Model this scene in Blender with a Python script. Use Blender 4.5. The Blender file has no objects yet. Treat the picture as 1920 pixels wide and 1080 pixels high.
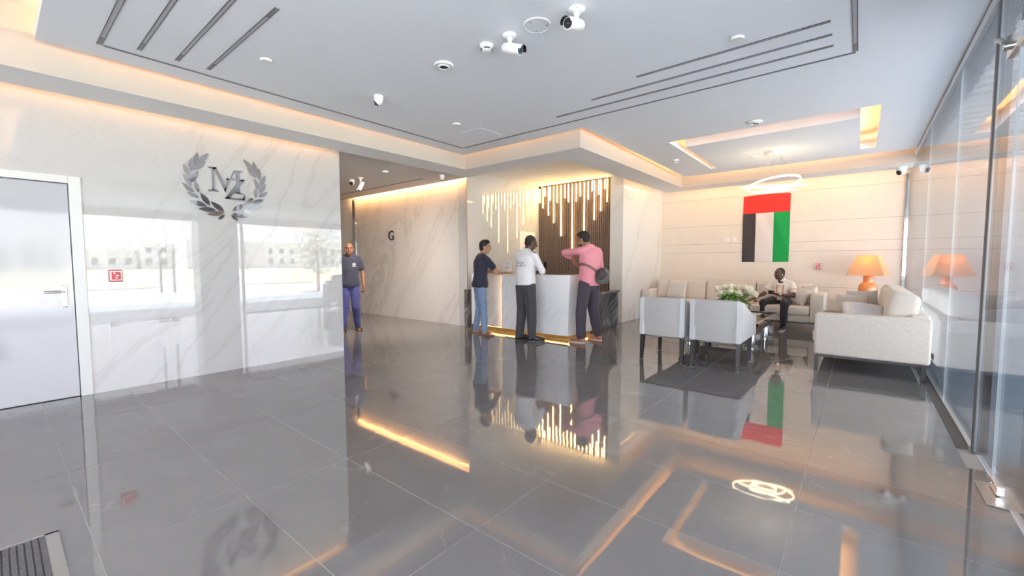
import bpy, bmesh, math, random
from mathutils import Vector, Matrix, noise as mnoise
from mathutils.bvhtree import BVHTree
random.seed(7)
sc = bpy.context.scene
col = sc.collection
PI = math.pi

# ------------------------------------------------------------------ camera
F_PX, YAW, PITCH, ROLL, CAM_H = 797.83, 0.6845, -0.060, -0.0025, 1.31
cd = bpy.data.cameras.new('camera')
cd.sensor_fit = 'HORIZONTAL'; cd.sensor_width = 36.0
cd.lens = F_PX / 1920 * 36.0
cd.clip_start = 0.05; cd.clip_end = 2000
cam = bpy.data.objects.new('camera', cd); col.objects.link(cam)
fwd = Vector((-math.sin(YAW)*math.cos(PITCH), math.cos(YAW)*math.cos(PITCH), math.sin(PITCH)))
r0 = Vector((math.cos(YAW), math.sin(YAW), 0)); u0 = r0.cross(fwd)
rr = r0*math.cos(ROLL) + u0*math.sin(ROLL); uu = -r0*math.sin(ROLL) + u0*math.cos(ROLL)
cam.matrix_world = Matrix(((rr.x, uu.x, -fwd.x, 0), (rr.y, uu.y, -fwd.y, 0), (rr.z, uu.z, -fwd.z, CAM_H), (0, 0, 0, 1)))
sc.camera = cam

# ------------------------------------------------------------------ world, sun, exposure
SKY = 3.0
SUN = 20.0
LED = 0.13
wd = bpy.data.worlds.new('hazy_sky'); sc.world = wd; wd.use_nodes = True
nt = wd.node_tree; nt.nodes.clear()
wo = nt.nodes.new('ShaderNodeOutputWorld'); bg = nt.nodes.new('ShaderNodeBackground')
tc = nt.nodes.new('ShaderNodeTexCoord'); sx = nt.nodes.new('ShaderNodeSeparateXYZ'); cr = nt.nodes.new('ShaderNodeValToRGB')
nt.links.new(tc.outputs['Generated'], sx.inputs[0]); nt.links.new(sx.outputs['Z'], cr.inputs[0])
cr.color_ramp.elements[0].position = 0.0; cr.color_ramp.elements[0].color = (0.97, 0.96, 1.0, 1)
cr.color_ramp.elements[1].position = 0.7; cr.color_ramp.elements[1].color = (0.88, 0.90, 1.0, 1)
nt.links.new(cr.outputs[0], bg.inputs[0]); bg.inputs[1].default_value = SKY
nt.links.new(bg.outputs[0], wo.inputs[0])

sd = bpy.data.lights.new('sun', 'SUN'); sd.energy = SUN; sd.angle = 0.03; sd.color = (1, .95, .87)
so = bpy.data.objects.new('sun', sd); col.objects.link(so)
so.rotation_euler = (math.radians(-14), math.radians(20), 0)      # high over the road

sc.view_settings.view_transform = 'Standard'; sc.view_settings.look = 'None'
sc.view_settings.gamma = 1.0; sc.view_settings.use_curve_mapping = False
sc.view_settings.exposure = 1.5
cy = sc.cycles
cy.max_bounces = 10; cy.diffuse_bounces = 6; cy.glossy_bounces = 5; cy.transmission_bounces = 4; cy.transparent_max_bounces = 12
cy.caustics_reflective = False; cy.caustics_refractive = False
cy.sample_clamp_indirect = 6.0
cy.use_denoising = True

WARM = (1.0, 0.48, 0.16)
def area(name, loc, direction, sx_, sy_, energy, color=WARM, portal=False, xdir=None):
    l = bpy.data.lights.new(name, 'AREA'); l.shape = 'RECTANGLE'; l.size = sx_; l.size_y = sy_
    l.energy = energy; l.color = color
    if portal: l.cycles.is_portal = True
    o = bpy.data.objects.new(name, l); col.objects.link(o)
    d = Vector(direction).normalized()
    x = Vector(xdir).normalized() if xdir else Vector((0, 0, 1))
    z = -d; y = z.cross(x).normalized(); x = y.cross(z).normalized()
    o.matrix_world = Matrix(((x.x, y.x, z.x, loc[0]), (x.y, y.y, z.y, loc[1]), (x.z, y.z, z.z, loc[2]), (0, 0, 0, 1)))
    return o

# sky portal over the glass front so that the daylight samples well (gives no light of its own)
area('facade_portal', (0.80, 3.9, 1.5), (-1, 0, 0), 3.0, 14.0, 1, (1, 1, 1), portal=True, xdir=(0, 0, 1))
area('front_portal', (-1.35, -3.2, 1.5), (0, 1, 0), 3.0, 3.9, 1, (1, 1, 1), portal=True, xdir=(0, 0, 1))

# warm LED strips in the coves, then one added fill strip for the corridor
E_ = 11.0 * LED
area('led_or_fill_strip', (-4.95, 2.70, 3.19), (-1, 0, 0.25), 4.6, .03, 4.6*E_, xdir=(0, 1, 0))
area('led_or_fill_strip', (-2.2, 0.45, 3.19), (0, -1, 0.25), 5.2, .03, 5.2*E_, xdir=(1, 0, 0))
area('led_or_fill_strip', (-4.0, 4.90, 3.19), (0, 1, 0.25), 2.0, .03, 2.0*E_, xdir=(1, 0, 0))
area('led_or_fill_strip', (-2.74, 7.15, 3.19), (-1, 0, 0.25), 4.1, .03, 4.1*E_, xdir=(0, 1, 0))
area('led_or_fill_strip', (-1.2, 9.12, 3.19), (0, 1, 0.25), 3.0, .03, 3.0*E_, xdir=(1, 0, 0))
area('led_or_fill_strip', (-5.80, 1.2, 3.05), (-1, 0, -0.35), 4.1, .03, 4.1*E_*.55, xdir=(0, 1, 0))
area('led_or_fill_strip', (-8.4, 6.03, 3.06), (0, 1, -0.45), 4.4, .03, 4.4*E_*2.2, xdir=(1, 0, 0))
area('led_or_fill_strip', (-3.60, 9.4, 3.06), (-1, 0, -0.35), 1.6, .03, 1.6*E_*.6, xdir=(0, 1, 0))
area('led_or_fill_strip', (-1.5, 10.22, 3.06), (0, 1, -0.35), 4.0, .03, 4.0*E_*.9, xdir=(1, 0, 0))
area('led_or_fill_strip', (-1.1, 6.93, 3.255), (0, -1, 0.3), 2.0, .03, 2.0*E_*.8, xdir=(1, 0, 0))
area('led_or_fill_strip', (-2.10, 7.8, 3.255), (-1, 0, 0.3), 1.8, .03, 1.8*E_*.6, xdir=(0, 1, 0))
area('led_or_fill_strip', (-0.11, 7.8, 3.255), (1, 0, 0.3), 1.8, .03, 1.8*E_*.9, xdir=(0, 1, 0))


area('led_or_fill_strip', (-5.80, 4.5, 2.94), (-1, 0.3, -1.0), 2.2, .03, 30, (1, .86, .74), xdir=(0, 1, 0)).data.spread = math.radians(105)  # unseen fill light added behind the soffit to brighten the corridor

# ------------------------------------------------------------------ materials
def new_mat(name):
    m = bpy.data.materials.new(name); m.use_nodes = True
    n = m.node_tree; b = n.nodes['Principled BSDF']
    return m, n, b
def pos_node(n, obj=False):
    if obj:
        t = n.nodes.new('ShaderNodeTexCoord'); return t.outputs['Object']
    g = n.nodes.new('ShaderNodeNewGeometry'); return g.outputs['Position']
def mathn(n, op, a, b=None, clamp=False):
    k = n.nodes.new('ShaderNodeMath'); k.operation = op; k.use_clamp = clamp
    for i, v in enumerate((a, b)):
        if v is None: continue
        if isinstance(v, (int, float)): k.inputs[i].default_value = v
        else: n.links.new(v, k.inputs[i])
    return k.outputs[0]
def mixc(n, fac, a, b):
    k = n.nodes.new('ShaderNodeMix'); k.data_type = 'RGBA'
    if isinstance(fac, (int, float)): k.inputs[0].default_value = fac
    else: n.links.new(fac, k.inputs[0])
    for i, v in ((6, a), (7, b)):
        if isinstance(v, (tuple, list)): k.inputs[i].default_value = (v[0], v[1], v[2], 1)
        else: n.links.new(v, k.inputs[i])
    return k.outputs[2]
def noise_tex(n, vec, scale, detail=3, dist=0.0, rough=0.5):
    k = n.nodes.new('ShaderNodeTexNoise'); k.inputs['Scale'].default_value = scale
    k.inputs['Detail'].default_value = detail; k.inputs['Distortion'].default_value = dist; k.inputs['Roughness'].default_value = rough
    n.links.new(vec, k.inputs['Vector']); return k.outputs['Fac']
def bump(n, b, height, strength=.2, dist=.01):
    k = n.nodes.new('ShaderNodeBump'); k.inputs['Strength'].default_value = strength; k.inputs['Distance'].default_value = dist
    n.links.new(height, k.inputs['Height']); n.links.new(k.outputs[0], b.inputs['Normal'])
def plain(name, c, rough=.5, metal=0.0, var=.06, scale=30, emit=None, estr=0, spec=.5, coat=0, bumps=0.0):
    m, n, b = new_mat(name)
    v = noise_tex(n, pos_node(n, True), scale, 2)
    c2 = tuple(max(0, x*(1-var)) for x in c); c1 = tuple(min(1, x*(1+var)) for x in c)
    n.links.new(mixc(n, v, c2, c1), b.inputs['Base Color'])
    b.inputs['Roughness'].default_value = rough; b.inputs['Metallic'].default_value = metal
    b.inputs['Specular IOR Level'].default_value = spec
    if coat: b.inputs['Coat Weight'].default_value = coat; b.inputs['Coat Roughness'].default_value = .03
    if emit:
        b.inputs['Emission Color'].default_value = (*emit, 1); b.inputs['Emission Strength'].default_value = estr
    if bumps: bump(n, b, v, bumps, .005)
    return m
def fabric(name, c, rough=.9, scale=220, streak=(1, 1, 1), contrast=.16):
    m, n, b = new_mat(name)
    mp = n.nodes.new('ShaderNodeMapping'); mp.inputs['Scale'].default_value = streak
    n.links.new(pos_node(n), mp.inputs[0])
    v = noise_tex(n, mp.outputs[0], scale, 4, 0, .7)
    rmp = n.nodes.new('ShaderNodeMapRange'); rmp.inputs[1].default_value = .3; rmp.inputs[2].default_value = .7
    n.links.new(v, rmp.inputs[0])
    n.links.new(mixc(n, rmp.outputs[0], tuple(x*(1-contrast) for x in c), tuple(min(1, x*(1+contrast)) for x in c)), b.inputs['Base Color'])
    b.inputs['Roughness'].default_value = rough; b.inputs['Sheen Weight'].default_value = .15
    bump(n, b, v, .25, .003)
    return m
def marble(name, base, vein, rough=.04, amount=.55, seed=0.0, vscale=1.0, wav=.02, spec=.5, ior=1.5):
    m, n, b = new_mat(name)
    s = n.nodes.new('ShaderNodeSeparateXYZ'); n.links.new(pos_node(n), s.inputs[0])
    h = mathn(n, 'ADD', s.outputs['X'], s.outputs['Y'])
    across = mathn(n, 'SUBTRACT', mathn(n, 'MULTIPLY', h, .80), mathn(n, 'MULTIPLY', s.outputs['Z'], .60))
    along = mathn(n, 'ADD', mathn(n, 'MULTIPLY', h, .60), mathn(n, 'MULTIPLY', s.outputs['Z'], .80))
    cx = n.nodes.new('ShaderNodeCombineXYZ')
    n.links.new(mathn(n, 'MULTIPLY', across, vscale), cx.inputs[0]); n.links.new(mathn(n, 'MULTIPLY', along, .22*vscale), cx.inputs[1])
    cx.inputs[2].default_value = seed
    f1 = noise_tex(n, cx.outputs[0], 1.1, 6, .9, .55)
    f2 = noise_tex(n, cx.outputs[0], 2.7, 5, 1.4, .6)
    big = noise_tex(n, cx.outputs[0], .7, 2)
    def line(f, w):
        d = mathn(n, 'ABSOLUTE', mathn(n, 'SUBTRACT', f, .5))
        return mathn(n, 'SUBTRACT', 1.0, mathn(n, 'DIVIDE', d, w, True), True)
    v1 = mathn(n, 'MULTIPLY', line(f1, .018), mathn(n, 'MULTIPLY', big, 1.5, True))
    v2 = mathn(n, 'MULTIPLY', line(f2, .012), .4)
    soft = mathn(n, 'MULTIPLY', line(f1, .11), .22)
    v = mathn(n, 'MULTIPLY', mathn(n, 'ADD', mathn(n, 'MAXIMUM', v1, v2), soft, True), amount)
    n.links.new(mixc(n, v, base, vein), b.inputs['Base Color'])
    b.inputs['Roughness'].default_value = rough; b.inputs['Specular IOR Level'].default_value = spec
    b.inputs['IOR'].default_value = ior
    wv = noise_tex(n, pos_node(n), 2.2, 2)
    bump(n, b, wv, wav, .05)
    return m
def glass_mat(name, tint=(.90, .96, .96), rough=.0, base=.045):
    m = bpy.data.materials.new(name); m.use_nodes = True; n = m.node_tree; n.nodes.clear()
    o = n.nodes.new('ShaderNodeOutputMaterial'); mx = n.nodes.new('ShaderNodeMixShader')
    t = n.nodes.new('ShaderNodeBsdfTransparent'); g = n.nodes.new('ShaderNodeBsdfGlossy'); g.inputs['Roughness'].default_value = rough
    v = noise_tex(n, pos_node(n), .8, 1)
    n.links.new(mixc(n, v, tuple(x*.985 for x in tint), tint), t.inputs[0])
    lw = n.nodes.new('ShaderNodeLayerWeight'); lw.inputs['Blend'].default_value = .5
    p = mathn(n, 'POWER', lw.outputs['Facing'], 5.0)
    f = mathn(n, 'ADD', mathn(n, 'MULTIPLY', p, .95-base), base)
    n.links.new(f, mx.inputs[0]); n.links.new(t.outputs[0], mx.inputs[1]); n.links.new(g.outputs[0], mx.inputs[2])
    n.links.new(mx.outputs[0], o.inputs[0]); return m

M = {}
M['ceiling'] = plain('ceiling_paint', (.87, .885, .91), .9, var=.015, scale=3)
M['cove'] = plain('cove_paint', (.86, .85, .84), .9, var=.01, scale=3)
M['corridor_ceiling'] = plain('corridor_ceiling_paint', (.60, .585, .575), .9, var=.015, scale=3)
M['marble'] = marble('white_marble', (.60, .60, .60), (.43, .42, .41), .012, .38, 0.0, .8, 0.004, ior=1.75)
M['marble2'] = marble('veined_marble', (.72, .70, .68), (.40, .38, .36), .025, .38, 3.1, .9, .006)
M['marble3'] = marble('pale_marble', (.80, .80, .79), (.52, .50, .49), .04, .35, 7.7, .9, .004)
M['desk_marble'] = marble('desk_marble', (.88, .89, .91), (.56, .55, .55), .05, .30, 5.2, .8, .006)
M['dark_marble'] = marble('dark_marble', (.085, .08, .08), (.42, .42, .43), .06, .8, 9.3, 2.2)
M['stone_panel'] = plain('beige_stone_panel', (.78, .715, .635), .45, var=.05, scale=5)
M['pillar'] = marble('grey_pillar_stone', (.60, .61, .64), (.58, .58, .60), .08, .5, 2.2, 1.0)
M['chrome'] = plain('chrome', (.82, .82, .84), .06, 1.0, .02)
M['steel'] = plain('brushed_steel', (.55, .54, .53), .28, 1.0, .05)
M['steel_light'] = plain('satin_steel', (.74, .73, .71), .22, 1.0, .04)
M['black'] = plain('black_plastic', (.015, .015, .017), .35)
M['black_wood'] = plain('black_stained_wood', (.018, .016, .018), .35, var=.3)
M['white_plastic'] = plain('white_plastic', (.85, .85, .85), .3, var=.01)
M['white_matte'] = plain('white_matte', (.80, .80, .80), .6, var=.01)
M['grey_plastic'] = plain('grey_plastic', (.48, .49, .50), .5, var=.03)
M['slot'] = plain('slot_dark_metal', (.13, .125, .13), .5, var=.1)
M['slot_end'] = plain('slot_end_grey', (.26, .25, .25), .5, var=.06)
M['slot_blade'] = plain('slot_blade_grey', (.46, .46, .48), .5, var=.06)
M['door_paint'] = plain('white_gloss_door', (.52, .53, .57), .10, var=.01, scale=4, coat=.6)
M['frame_paint'] = plain('door_frame_paint', (.78, .80, .80), .35, var=.01, scale=4)
M['red'] = plain('red_plastic', (.62, .03, .05), .3)
M['gold'] = plain('polished_gold_edge', (.86, .68, .38), .15, 1.0, .03)
M['mirror_grey'] = plain('polished_grey_metal', (.60, .59, .60), .05, 1.0, .02)
M['brass'] = plain('brass_plinth', (.62, .45, .20), .3, 1.0, .05)
M['glass'] = glass_mat('facade_glass', (.90, .91, .925), base=.06)
M['glass_edge'] = plain('glass_edge', (.70, .82, .88), .1, 0, .05, coat=.5)
M['clear'] = glass_mat('clear_acrylic', (.93, .95, .96))
M['smoked'] = glass_mat('smoked_glass', (.34, .33, .33))
M['led'] = plain('led_diffuser_warm', (1, .9, .7), .5, emit=(1.0, .64, .24), estr=8.0)
M['led_gold'] = plain('led_diffuser_amber', (1, .8, .5), .5, emit=(1.0, .55, .14), estr=7.0)
M['led_white'] = plain('led_diffuser_white', (1, .97, .9), .5, emit=(1.0, .80, .50), estr=2.0)
M['slat'] = plain('walnut_slat', (.21, .145, .115), .5, var=.25, scale=18)
M['slat_back'] = plain('slat_backing_felt', (.02, .016, .014), .95)
M['sofa'] = fabric('oatmeal_linen', (.68, .63, .56), .95, 36, (1, 1, 10), .17)
M['pillow_tan'] = fabric('tan_striped_weave', (.62, .55, .47), .95, 90, (1, 9, 1), .14)
M['pillow_cream'] = fabric('cream_weave', (.66, .62, .57), .95, 120)
M['pillow_silver'] = plain('silver_satin', (.62, .62, .64), .35, .15, .08, 14)
M['pillow_taupe'] = fabric('taupe_weave', (.54, .48, .41), .95, 120)
M['pillow_brown'] = fabric('brown_boucle', (.34, .28, .22), .95, 60, (1, 1, 1), .4)
M['leather'] = plain('silver_grey_leatherette', (.47, .465, .455), .38, var=.04, scale=60, bumps=.05)
M['leather_light'] = plain('pale_grey_leatherette', (.64, .65, .66), .38, var=.04, scale=60, bumps=.05)
M['ceramic'] = plain('orange_glazed_ceramic', (.80, .30, .11), .15, var=.05, coat=.5)
M['petal'] = plain('cream_petal', (.86, .82, .66), .6, var=.08)
M['petal_in'] = plain('yellowish_petal', (.80, .72, .42), .6, var=.1)
M['leaf'] = plain('green_leaf', (.14, .38, .06), .45, var=.35, scale=25)
M['stem'] = plain('green_stem', (.12, .26, .06), .5)
M['paper'] = plain('white_paper', (.84, .83, .84), .6, var=.01)
M['ink'] = plain('black_ink', (.02, .02, .025), .6)
M['ink_grey'] = plain('grey_ink', (.30, .28, .29), .6)
M['wood'] = plain('light_wood_block', (.55, .33, .14), .5, var=.2)
def shade_mat():
    m, n, b = new_mat('lamp_shade_linen')
    v = noise_tex(n, pos_node(n, True), 60, 2)
    n.links.new(mixc(n, v, (.78, .62, .42), (.84, .69, .48)), b.inputs['Base Color'])
    b.inputs['Roughness'].default_value = .9
    tr = n.nodes.new('ShaderNodeBsdfTranslucent'); tr.inputs[0].default_value = (.95, .62, .25, 1)
    mx = n.nodes.new('ShaderNodeMixShader'); mx.inputs[0].default_value = .45
    n.links.new(b.outputs[0], mx.inputs[1]); n.links.new(tr.outputs[0], mx.inputs[2])
    n.links.new(mx.outputs[0], n.nodes['Material Output'].inputs[0]); return m
M['shade'] = shade_mat()
def tile_mat():
    m, n, b = new_mat('polished_grey_floor_tile')
    oi = n.nodes.new('ShaderNodeObjectInfo')
    p = pos_node(n)
    va = n.nodes.new('ShaderNodeVectorMath'); va.operation = 'ADD'
    cx = n.nodes.new('ShaderNodeCombineXYZ'); n.links.new(mathn(n, 'MULTIPLY', oi.outputs['Random'], 40.0), cx.inputs[2])
    n.links.new(p, va.inputs[0]); n.links.new(cx.outputs[0], va.inputs[1])
    f = noise_tex(n, va.outputs[0], .9, 6, .8, .55)
    d = mathn(n, 'ABSOLUTE', mathn(n, 'SUBTRACT', f, .5))
    vein = mathn(n, 'SUBTRACT', 1.0, mathn(n, 'DIVIDE', d, .006, True), True)
    g = noise_tex(n, va.outputs[0], .9, 2)
    vein = mathn(n, 'MULTIPLY', vein, mathn(n, 'MULTIPLY', mathn(n, 'SUBTRACT', g, .45, True), 4.0, True))
    cl = noise_tex(n, va.outputs[0], 3.0, 5)
    base = mixc(n, cl, (.172, .168, .168), (.208, .203, .202))
    n.links.new(mixc(n, mathn(n, 'MULTIPLY', vein, .22), base, (.52, .50, .48)), b.inputs['Base Color'])
    b.inputs['Roughness'].default_value = .035; b.inputs['IOR'].default_value = 2.2
    w = noise_tex(n, p, 5.0, 2)
    bump(n, b, w, .006, .05)
    return m
M['tile'] = tile_mat()
M['grout'] = plain('pale_grout', (.55, .53, .51), .7, var=.05)

# ------------------------------------------------------------------ mesh building
class MB:
    def __init__(s): s.v = []; s.f = []; s.mi = []; s.cur = 0
    def add(s, vs, fs):
        o = len(s.v); s.v += [Vector(v) for v in vs]; s.f += [tuple(i+o for i in f) for f in fs]; s.mi += [s.cur]*len(fs); return s
    def box(s, a, b):
        (x0, y0, z0), (x1, y1, z1) = a, b
        x0, x1 = min(x0, x1), max(x0, x1); y0, y1 = min(y0, y1), max(y0, y1); z0, z1 = min(z0, z1), max(z0, z1)
        return s.add([(x0, y0, z0), (x1, y0, z0), (x1, y1, z0), (x0, y1, z0), (x0, y0, z1), (x1, y0, z1), (x1, y1, z1), (x0, y1, z1)],
                     [(0, 3, 2, 1), (4, 5, 6, 7), (0, 1, 5, 4), (1, 2, 6, 5), (2, 3, 7, 6), (3, 0, 4, 7)])
    def rbox(s, a, b, r=.03, n=3):
        """box with all edges rounded"""
        bm = bmesh.new(); t = MB(); t.box(a, b)
        vs = [bm.verts.new(v) for v in t.v]
        for f in t.f: bm.faces.new([vs[i] for i in f])
        bmesh.ops.bevel(bm, geom=bm.edges[:], offset=r, segments=n, profile=.5, affect='EDGES', clamp_overlap=True)
        bm.verts.index_update()
        s.add([v.co.copy() for v in bm.verts], [tuple(v.index for v in f.verts) for f in bm.faces]); bm.free(); return s
    def prism(s, poly, h, origin=(0, 0, 0), ax=(1, 0, 0), ay=(0, 1, 0), an=(0, 0, 1)):
        """polygon (2-D) in plane ax, ay extruded along an by h"""
        O, X, Y, N = Vector(origin), Vector(ax), Vector(ay), Vector(an)
        area2 = sum(poly[i][0]*poly[(i+1) % len(poly)][1]-poly[(i+1) % len(poly)][0]*poly[i][1] for i in range(len(poly)))
        if area2 < 0: poly = poly[::-1]
        n = len(poly); vs = [O+X*p[0]+Y*p[1] for p in poly]; vs += [v+N*h for v in vs]
        fs = [tuple(range(n-1, -1, -1)), tuple(range(n, 2*n))] + [(i, (i+1) % n, n+(i+1) % n, n+i) for i in range(n)]
        return s.add(vs, fs)
    def rings(s, rings, cap=True):
        n = len(rings[0]); vs = [v for r in rings for v in r]; fs = []
        for k in range(len(rings)-1):
            for i in range(n):
                j = (i+1) % n; fs.append((k*n+i, k*n+j, (k+1)*n+j, (k+1)*n+i))
        if cap: fs.append(tuple(range(n-1, -1, -1))); m = (len(rings)-1)*n; fs.append(tuple(range(m, m+n)))
        return s.add(vs, fs)
    def lathe(s, prof, c=(0, 0, 0), n=24, axis='z', cap=True, sq=None):
        c = Vector(c); R = []
        for r, h in prof:
            ring = []
            for i in range(n):
                a = 2*PI*i/n; p = (r*math.cos(a), r*math.sin(a), h)
                if axis == 'x': p = (p[2], p[0], p[1])
                if axis == 'y': p = (p[1], p[2], p[0])
                ring.append(c+Vector(p))
            R.append(ring)
        return s.rings(R, cap)
    def cyl(s, p0, p1, r0, r1=None, n=12):
        r1 = r0 if r1 is None else r1; return s.tube([p0, p1], [r0, r1], n)
    def tube(s, pts, rad, n=10, closed=False):
        pts = [Vector(p) for p in pts]
        if isinstance(rad, (int, float)): rad = [rad]*len(pts)
        R = []; prev = None
        for i, p in enumerate(pts):
            if closed: t = pts[(i+1) % len(pts)]-pts[i-1]
            else: t = pts[min(i+1, len(pts)-1)]-pts[max(i-1, 0)]
            t.normalize()
            if prev is None:
                a = Vector((0, 0, 1)) if abs(t.z) < .9 else Vector((1, 0, 0)); x = t.cross(a).normalized()
            else:
                x = (prev-t*prev.dot(t)).normalized()
            prev = x; y = t.cross(x)
            R.append([p+(x*math.cos(2*PI*k/n)+y*math.sin(2*PI*k/n))*rad[i] for k in range(n)])
        if closed:
            R.append(R[0]); return s.rings(R, False)
        return s.rings(R)
    def ell(s, c, r, rot=None, nu=14, nv=9):
        c = Vector(c); R = []
        for k in range(nv+1):
            th = PI*k/nv; th = min(max(th, .06), PI-.06)
            ring = []
            for i in range(nu):
                a = 2*PI*i/nu
                p = Vector((r[0]*math.sin(th)*math.cos(a), r[1]*math.sin(th)*math.sin(a), -r[2]*math.cos(th)))
                ring.append(c+(rot @ p if rot else p))
            R.append(ring)
        return s.rings(R)
    def cap(s, p0, p1, r0, r1, n=14):
        p0, p1 = Vector(p0), Vector(p1); d = (p1-p0); L = d.length or 1e-6; d /= L
        pts, rad = [], []
        for k in range(4):
            a = PI/2*(1-k/4); pts.append(p0-d*r0*math.sin(a)); rad.append(max(r0*math.cos(a), r0*.12))
        pts += [p0, p0.lerp(p1, .5), p1]; rad += [r0, (r0+r1)/2, r1]
        for k in range(1, 5):
            a = PI/2*k/4; pts.append(p1+d*r1*math.sin(a)); rad.append(max(r1*math.cos(a), r1*.12))
        return s.tube(pts, rad, n)
    def loft(s, rings, n=24):
        """rings: (centre, right vector, forward vector) with lengths as the radii"""
        return s.rings([[Vector(c)+Vector(x)*math.cos(2*PI*i/n)+Vector(y)*math.sin(2*PI*i/n) for i in range(n)] for c, x, y in rings])
    def grid(s, fn, nu, nv):
        vs = [fn(i/nu, j/nv) for j in range(nv+1) for i in range(nu+1)]; w = nu+1
        return s.add(vs, [(j*w+i, j*w+i+1, (j+1)*w+i+1, (j+1)*w+i) for j in range(nv) for i in range(nu)])
    def move(s, m):
        s.v = [m @ v for v in s.v]; return s
    def mesh(s, name, mats, smooth=False, shift=None):
        me = bpy.data.meshes.new(name)
        vs = s.v if shift is None else [v-shift for v in s.v]
        me.from_pydata([tuple(v) for v in vs], [], s.f)
        for m in (mats if isinstance(mats, (list, tuple)) else [mats]): me.materials.append(m)
        if any(s.mi): me.polygons.foreach_set('material_index', s.mi)
        bm = bmesh.new(); bm.from_mesh(me); bmesh.ops.recalc_face_normals(bm, faces=bm.faces[:]); bm.to_mesh(me); bm.free()
        if smooth:
            me.polygons.foreach_set('use_smooth', [True]*len(me.polygons))
            if smooth != 'all': me.set_sharp_from_angle(angle=math.radians(smooth if smooth is not True else 40))
        me.update(); return me

def tag(o, label=None, cat=None, group=None, kind=None):
    if label: o['label'] = label
    if cat: o['category'] = cat
    if group: o['group'] = group
    if kind: o['kind'] = kind
    return o
def link(name, data, parent=None):
    o = bpy.data.objects.new(name, data); col.objects.link(o)
    if parent is not None: o.parent = parent
    return o
def base_of(p):
    v = Vector((0, 0, 0))
    while p is not None: v += Vector(p.location); p = p.parent
    return v
def part(name, mb, mat, parent=None, smooth=False, world=True, label=None):
    """mesh part; geometry given in world coordinates (world=True) or in the parent's own"""
    o = link(name, mb.mesh(name, mat, smooth, base_of(parent) if (world and parent is not None) else None), parent)
    if label: o['label'] = label
    return o
def part_mesh(name, me, parent):
    return link(name, me, parent)
def thing(name, loc, label, cat, group=None, rz=0):
    o = link(name, None); o.location = loc; o.rotation_euler = (0, 0, rz); o.empty_display_size = .1
    return tag(o, label, cat, group)
def struct(name, mb, mat, smooth=False):
    o = part(name, mb, mat, None, smooth); o['kind'] = 'structure'; return o
def copy_tree(o, parent=None):
    c = o.copy(); col.objects.link(c)
    if parent is not None: c.parent = parent
    for ch in list(o.children): copy_tree(ch, c)
    return c
def text_mesh(txt, size, depth=.0, align='CENTER'):
    cu = bpy.data.curves.new('text', 'FONT'); cu.body = txt; cu.size = size; cu.extrude = depth; cu.align_x = align; cu.align_y = 'CENTER'; cu.resolution_u = 3
    o = bpy.data.objects.new('text', cu); col.objects.link(o)
    bpy.context.view_layer.update(); dg = bpy.context.evaluated_depsgraph_get()
    me = bpy.data.meshes.new_from_object(o.evaluated_get(dg)); vs = [v.co.copy() for v in me.vertices]; fs = [tuple(p.vertices) for p in me.polygons]
    bpy.data.objects.remove(o); bpy.data.meshes.remove(me); bpy.data.curves.remove(cu)
    m = MB(); m.add(vs, fs); return m
def frame_m(o, x, y, z):
    x, y, z = Vector(x), Vector(y), Vector(z)
    return Matrix(((x.x, y.x, z.x, o[0]), (x.y, y.y, z.y, o[1]), (x.z, y.z, z.z, o[2]), (0, 0, 0, 1)))
def remesh(mb, voxel, smooth=4, name='m', mats=None, parent_shift=None):
    """fuses overlapping closed shapes into one continuous skin"""
    me = mb.mesh(name, mats or [M['white_matte']])
    o = bpy.data.objects.new('tmp', me); col.objects.link(o)
    r = o.modifiers.new('r', 'REMESH'); r.mode = 'VOXEL'; r.voxel_size = voxel; r.use_smooth_shade = True
    if smooth:
        k = o.modifiers.new('s', 'SMOOTH'); k.iterations = smooth; k.factor = .5
    bpy.context.view_layer.update(); dg = bpy.context.evaluated_depsgraph_get()
    out = bpy.data.meshes.new_from_object(o.evaluated_get(dg))
    bpy.data.objects.remove(o); bpy.data.meshes.remove(me)
    out.name = name; out.materials.clear()
    for m in (mats if isinstance(mats, (list, tuple)) else [mats]): out.materials.append(m)
    out.polygons.foreach_set('material_index', [0]*len(out.polygons))
    out.polygons.foreach_set('use_smooth', [True]*len(out.polygons)); out.update()
    return out

# ================================================================== SETTING
ZC, ZD = 3.08, 3.36            # underside of the hung ceiling, underside of the deck above
WX, WY = -5.93, 3.29           # marble wall on the left and where it ends
GY, NX, SY = 6.16, -6.20, 8.65 # corridor wall, reception side wall, slatted wall
PX, FY, GX = -3.95, 10.88, 0.65

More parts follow.
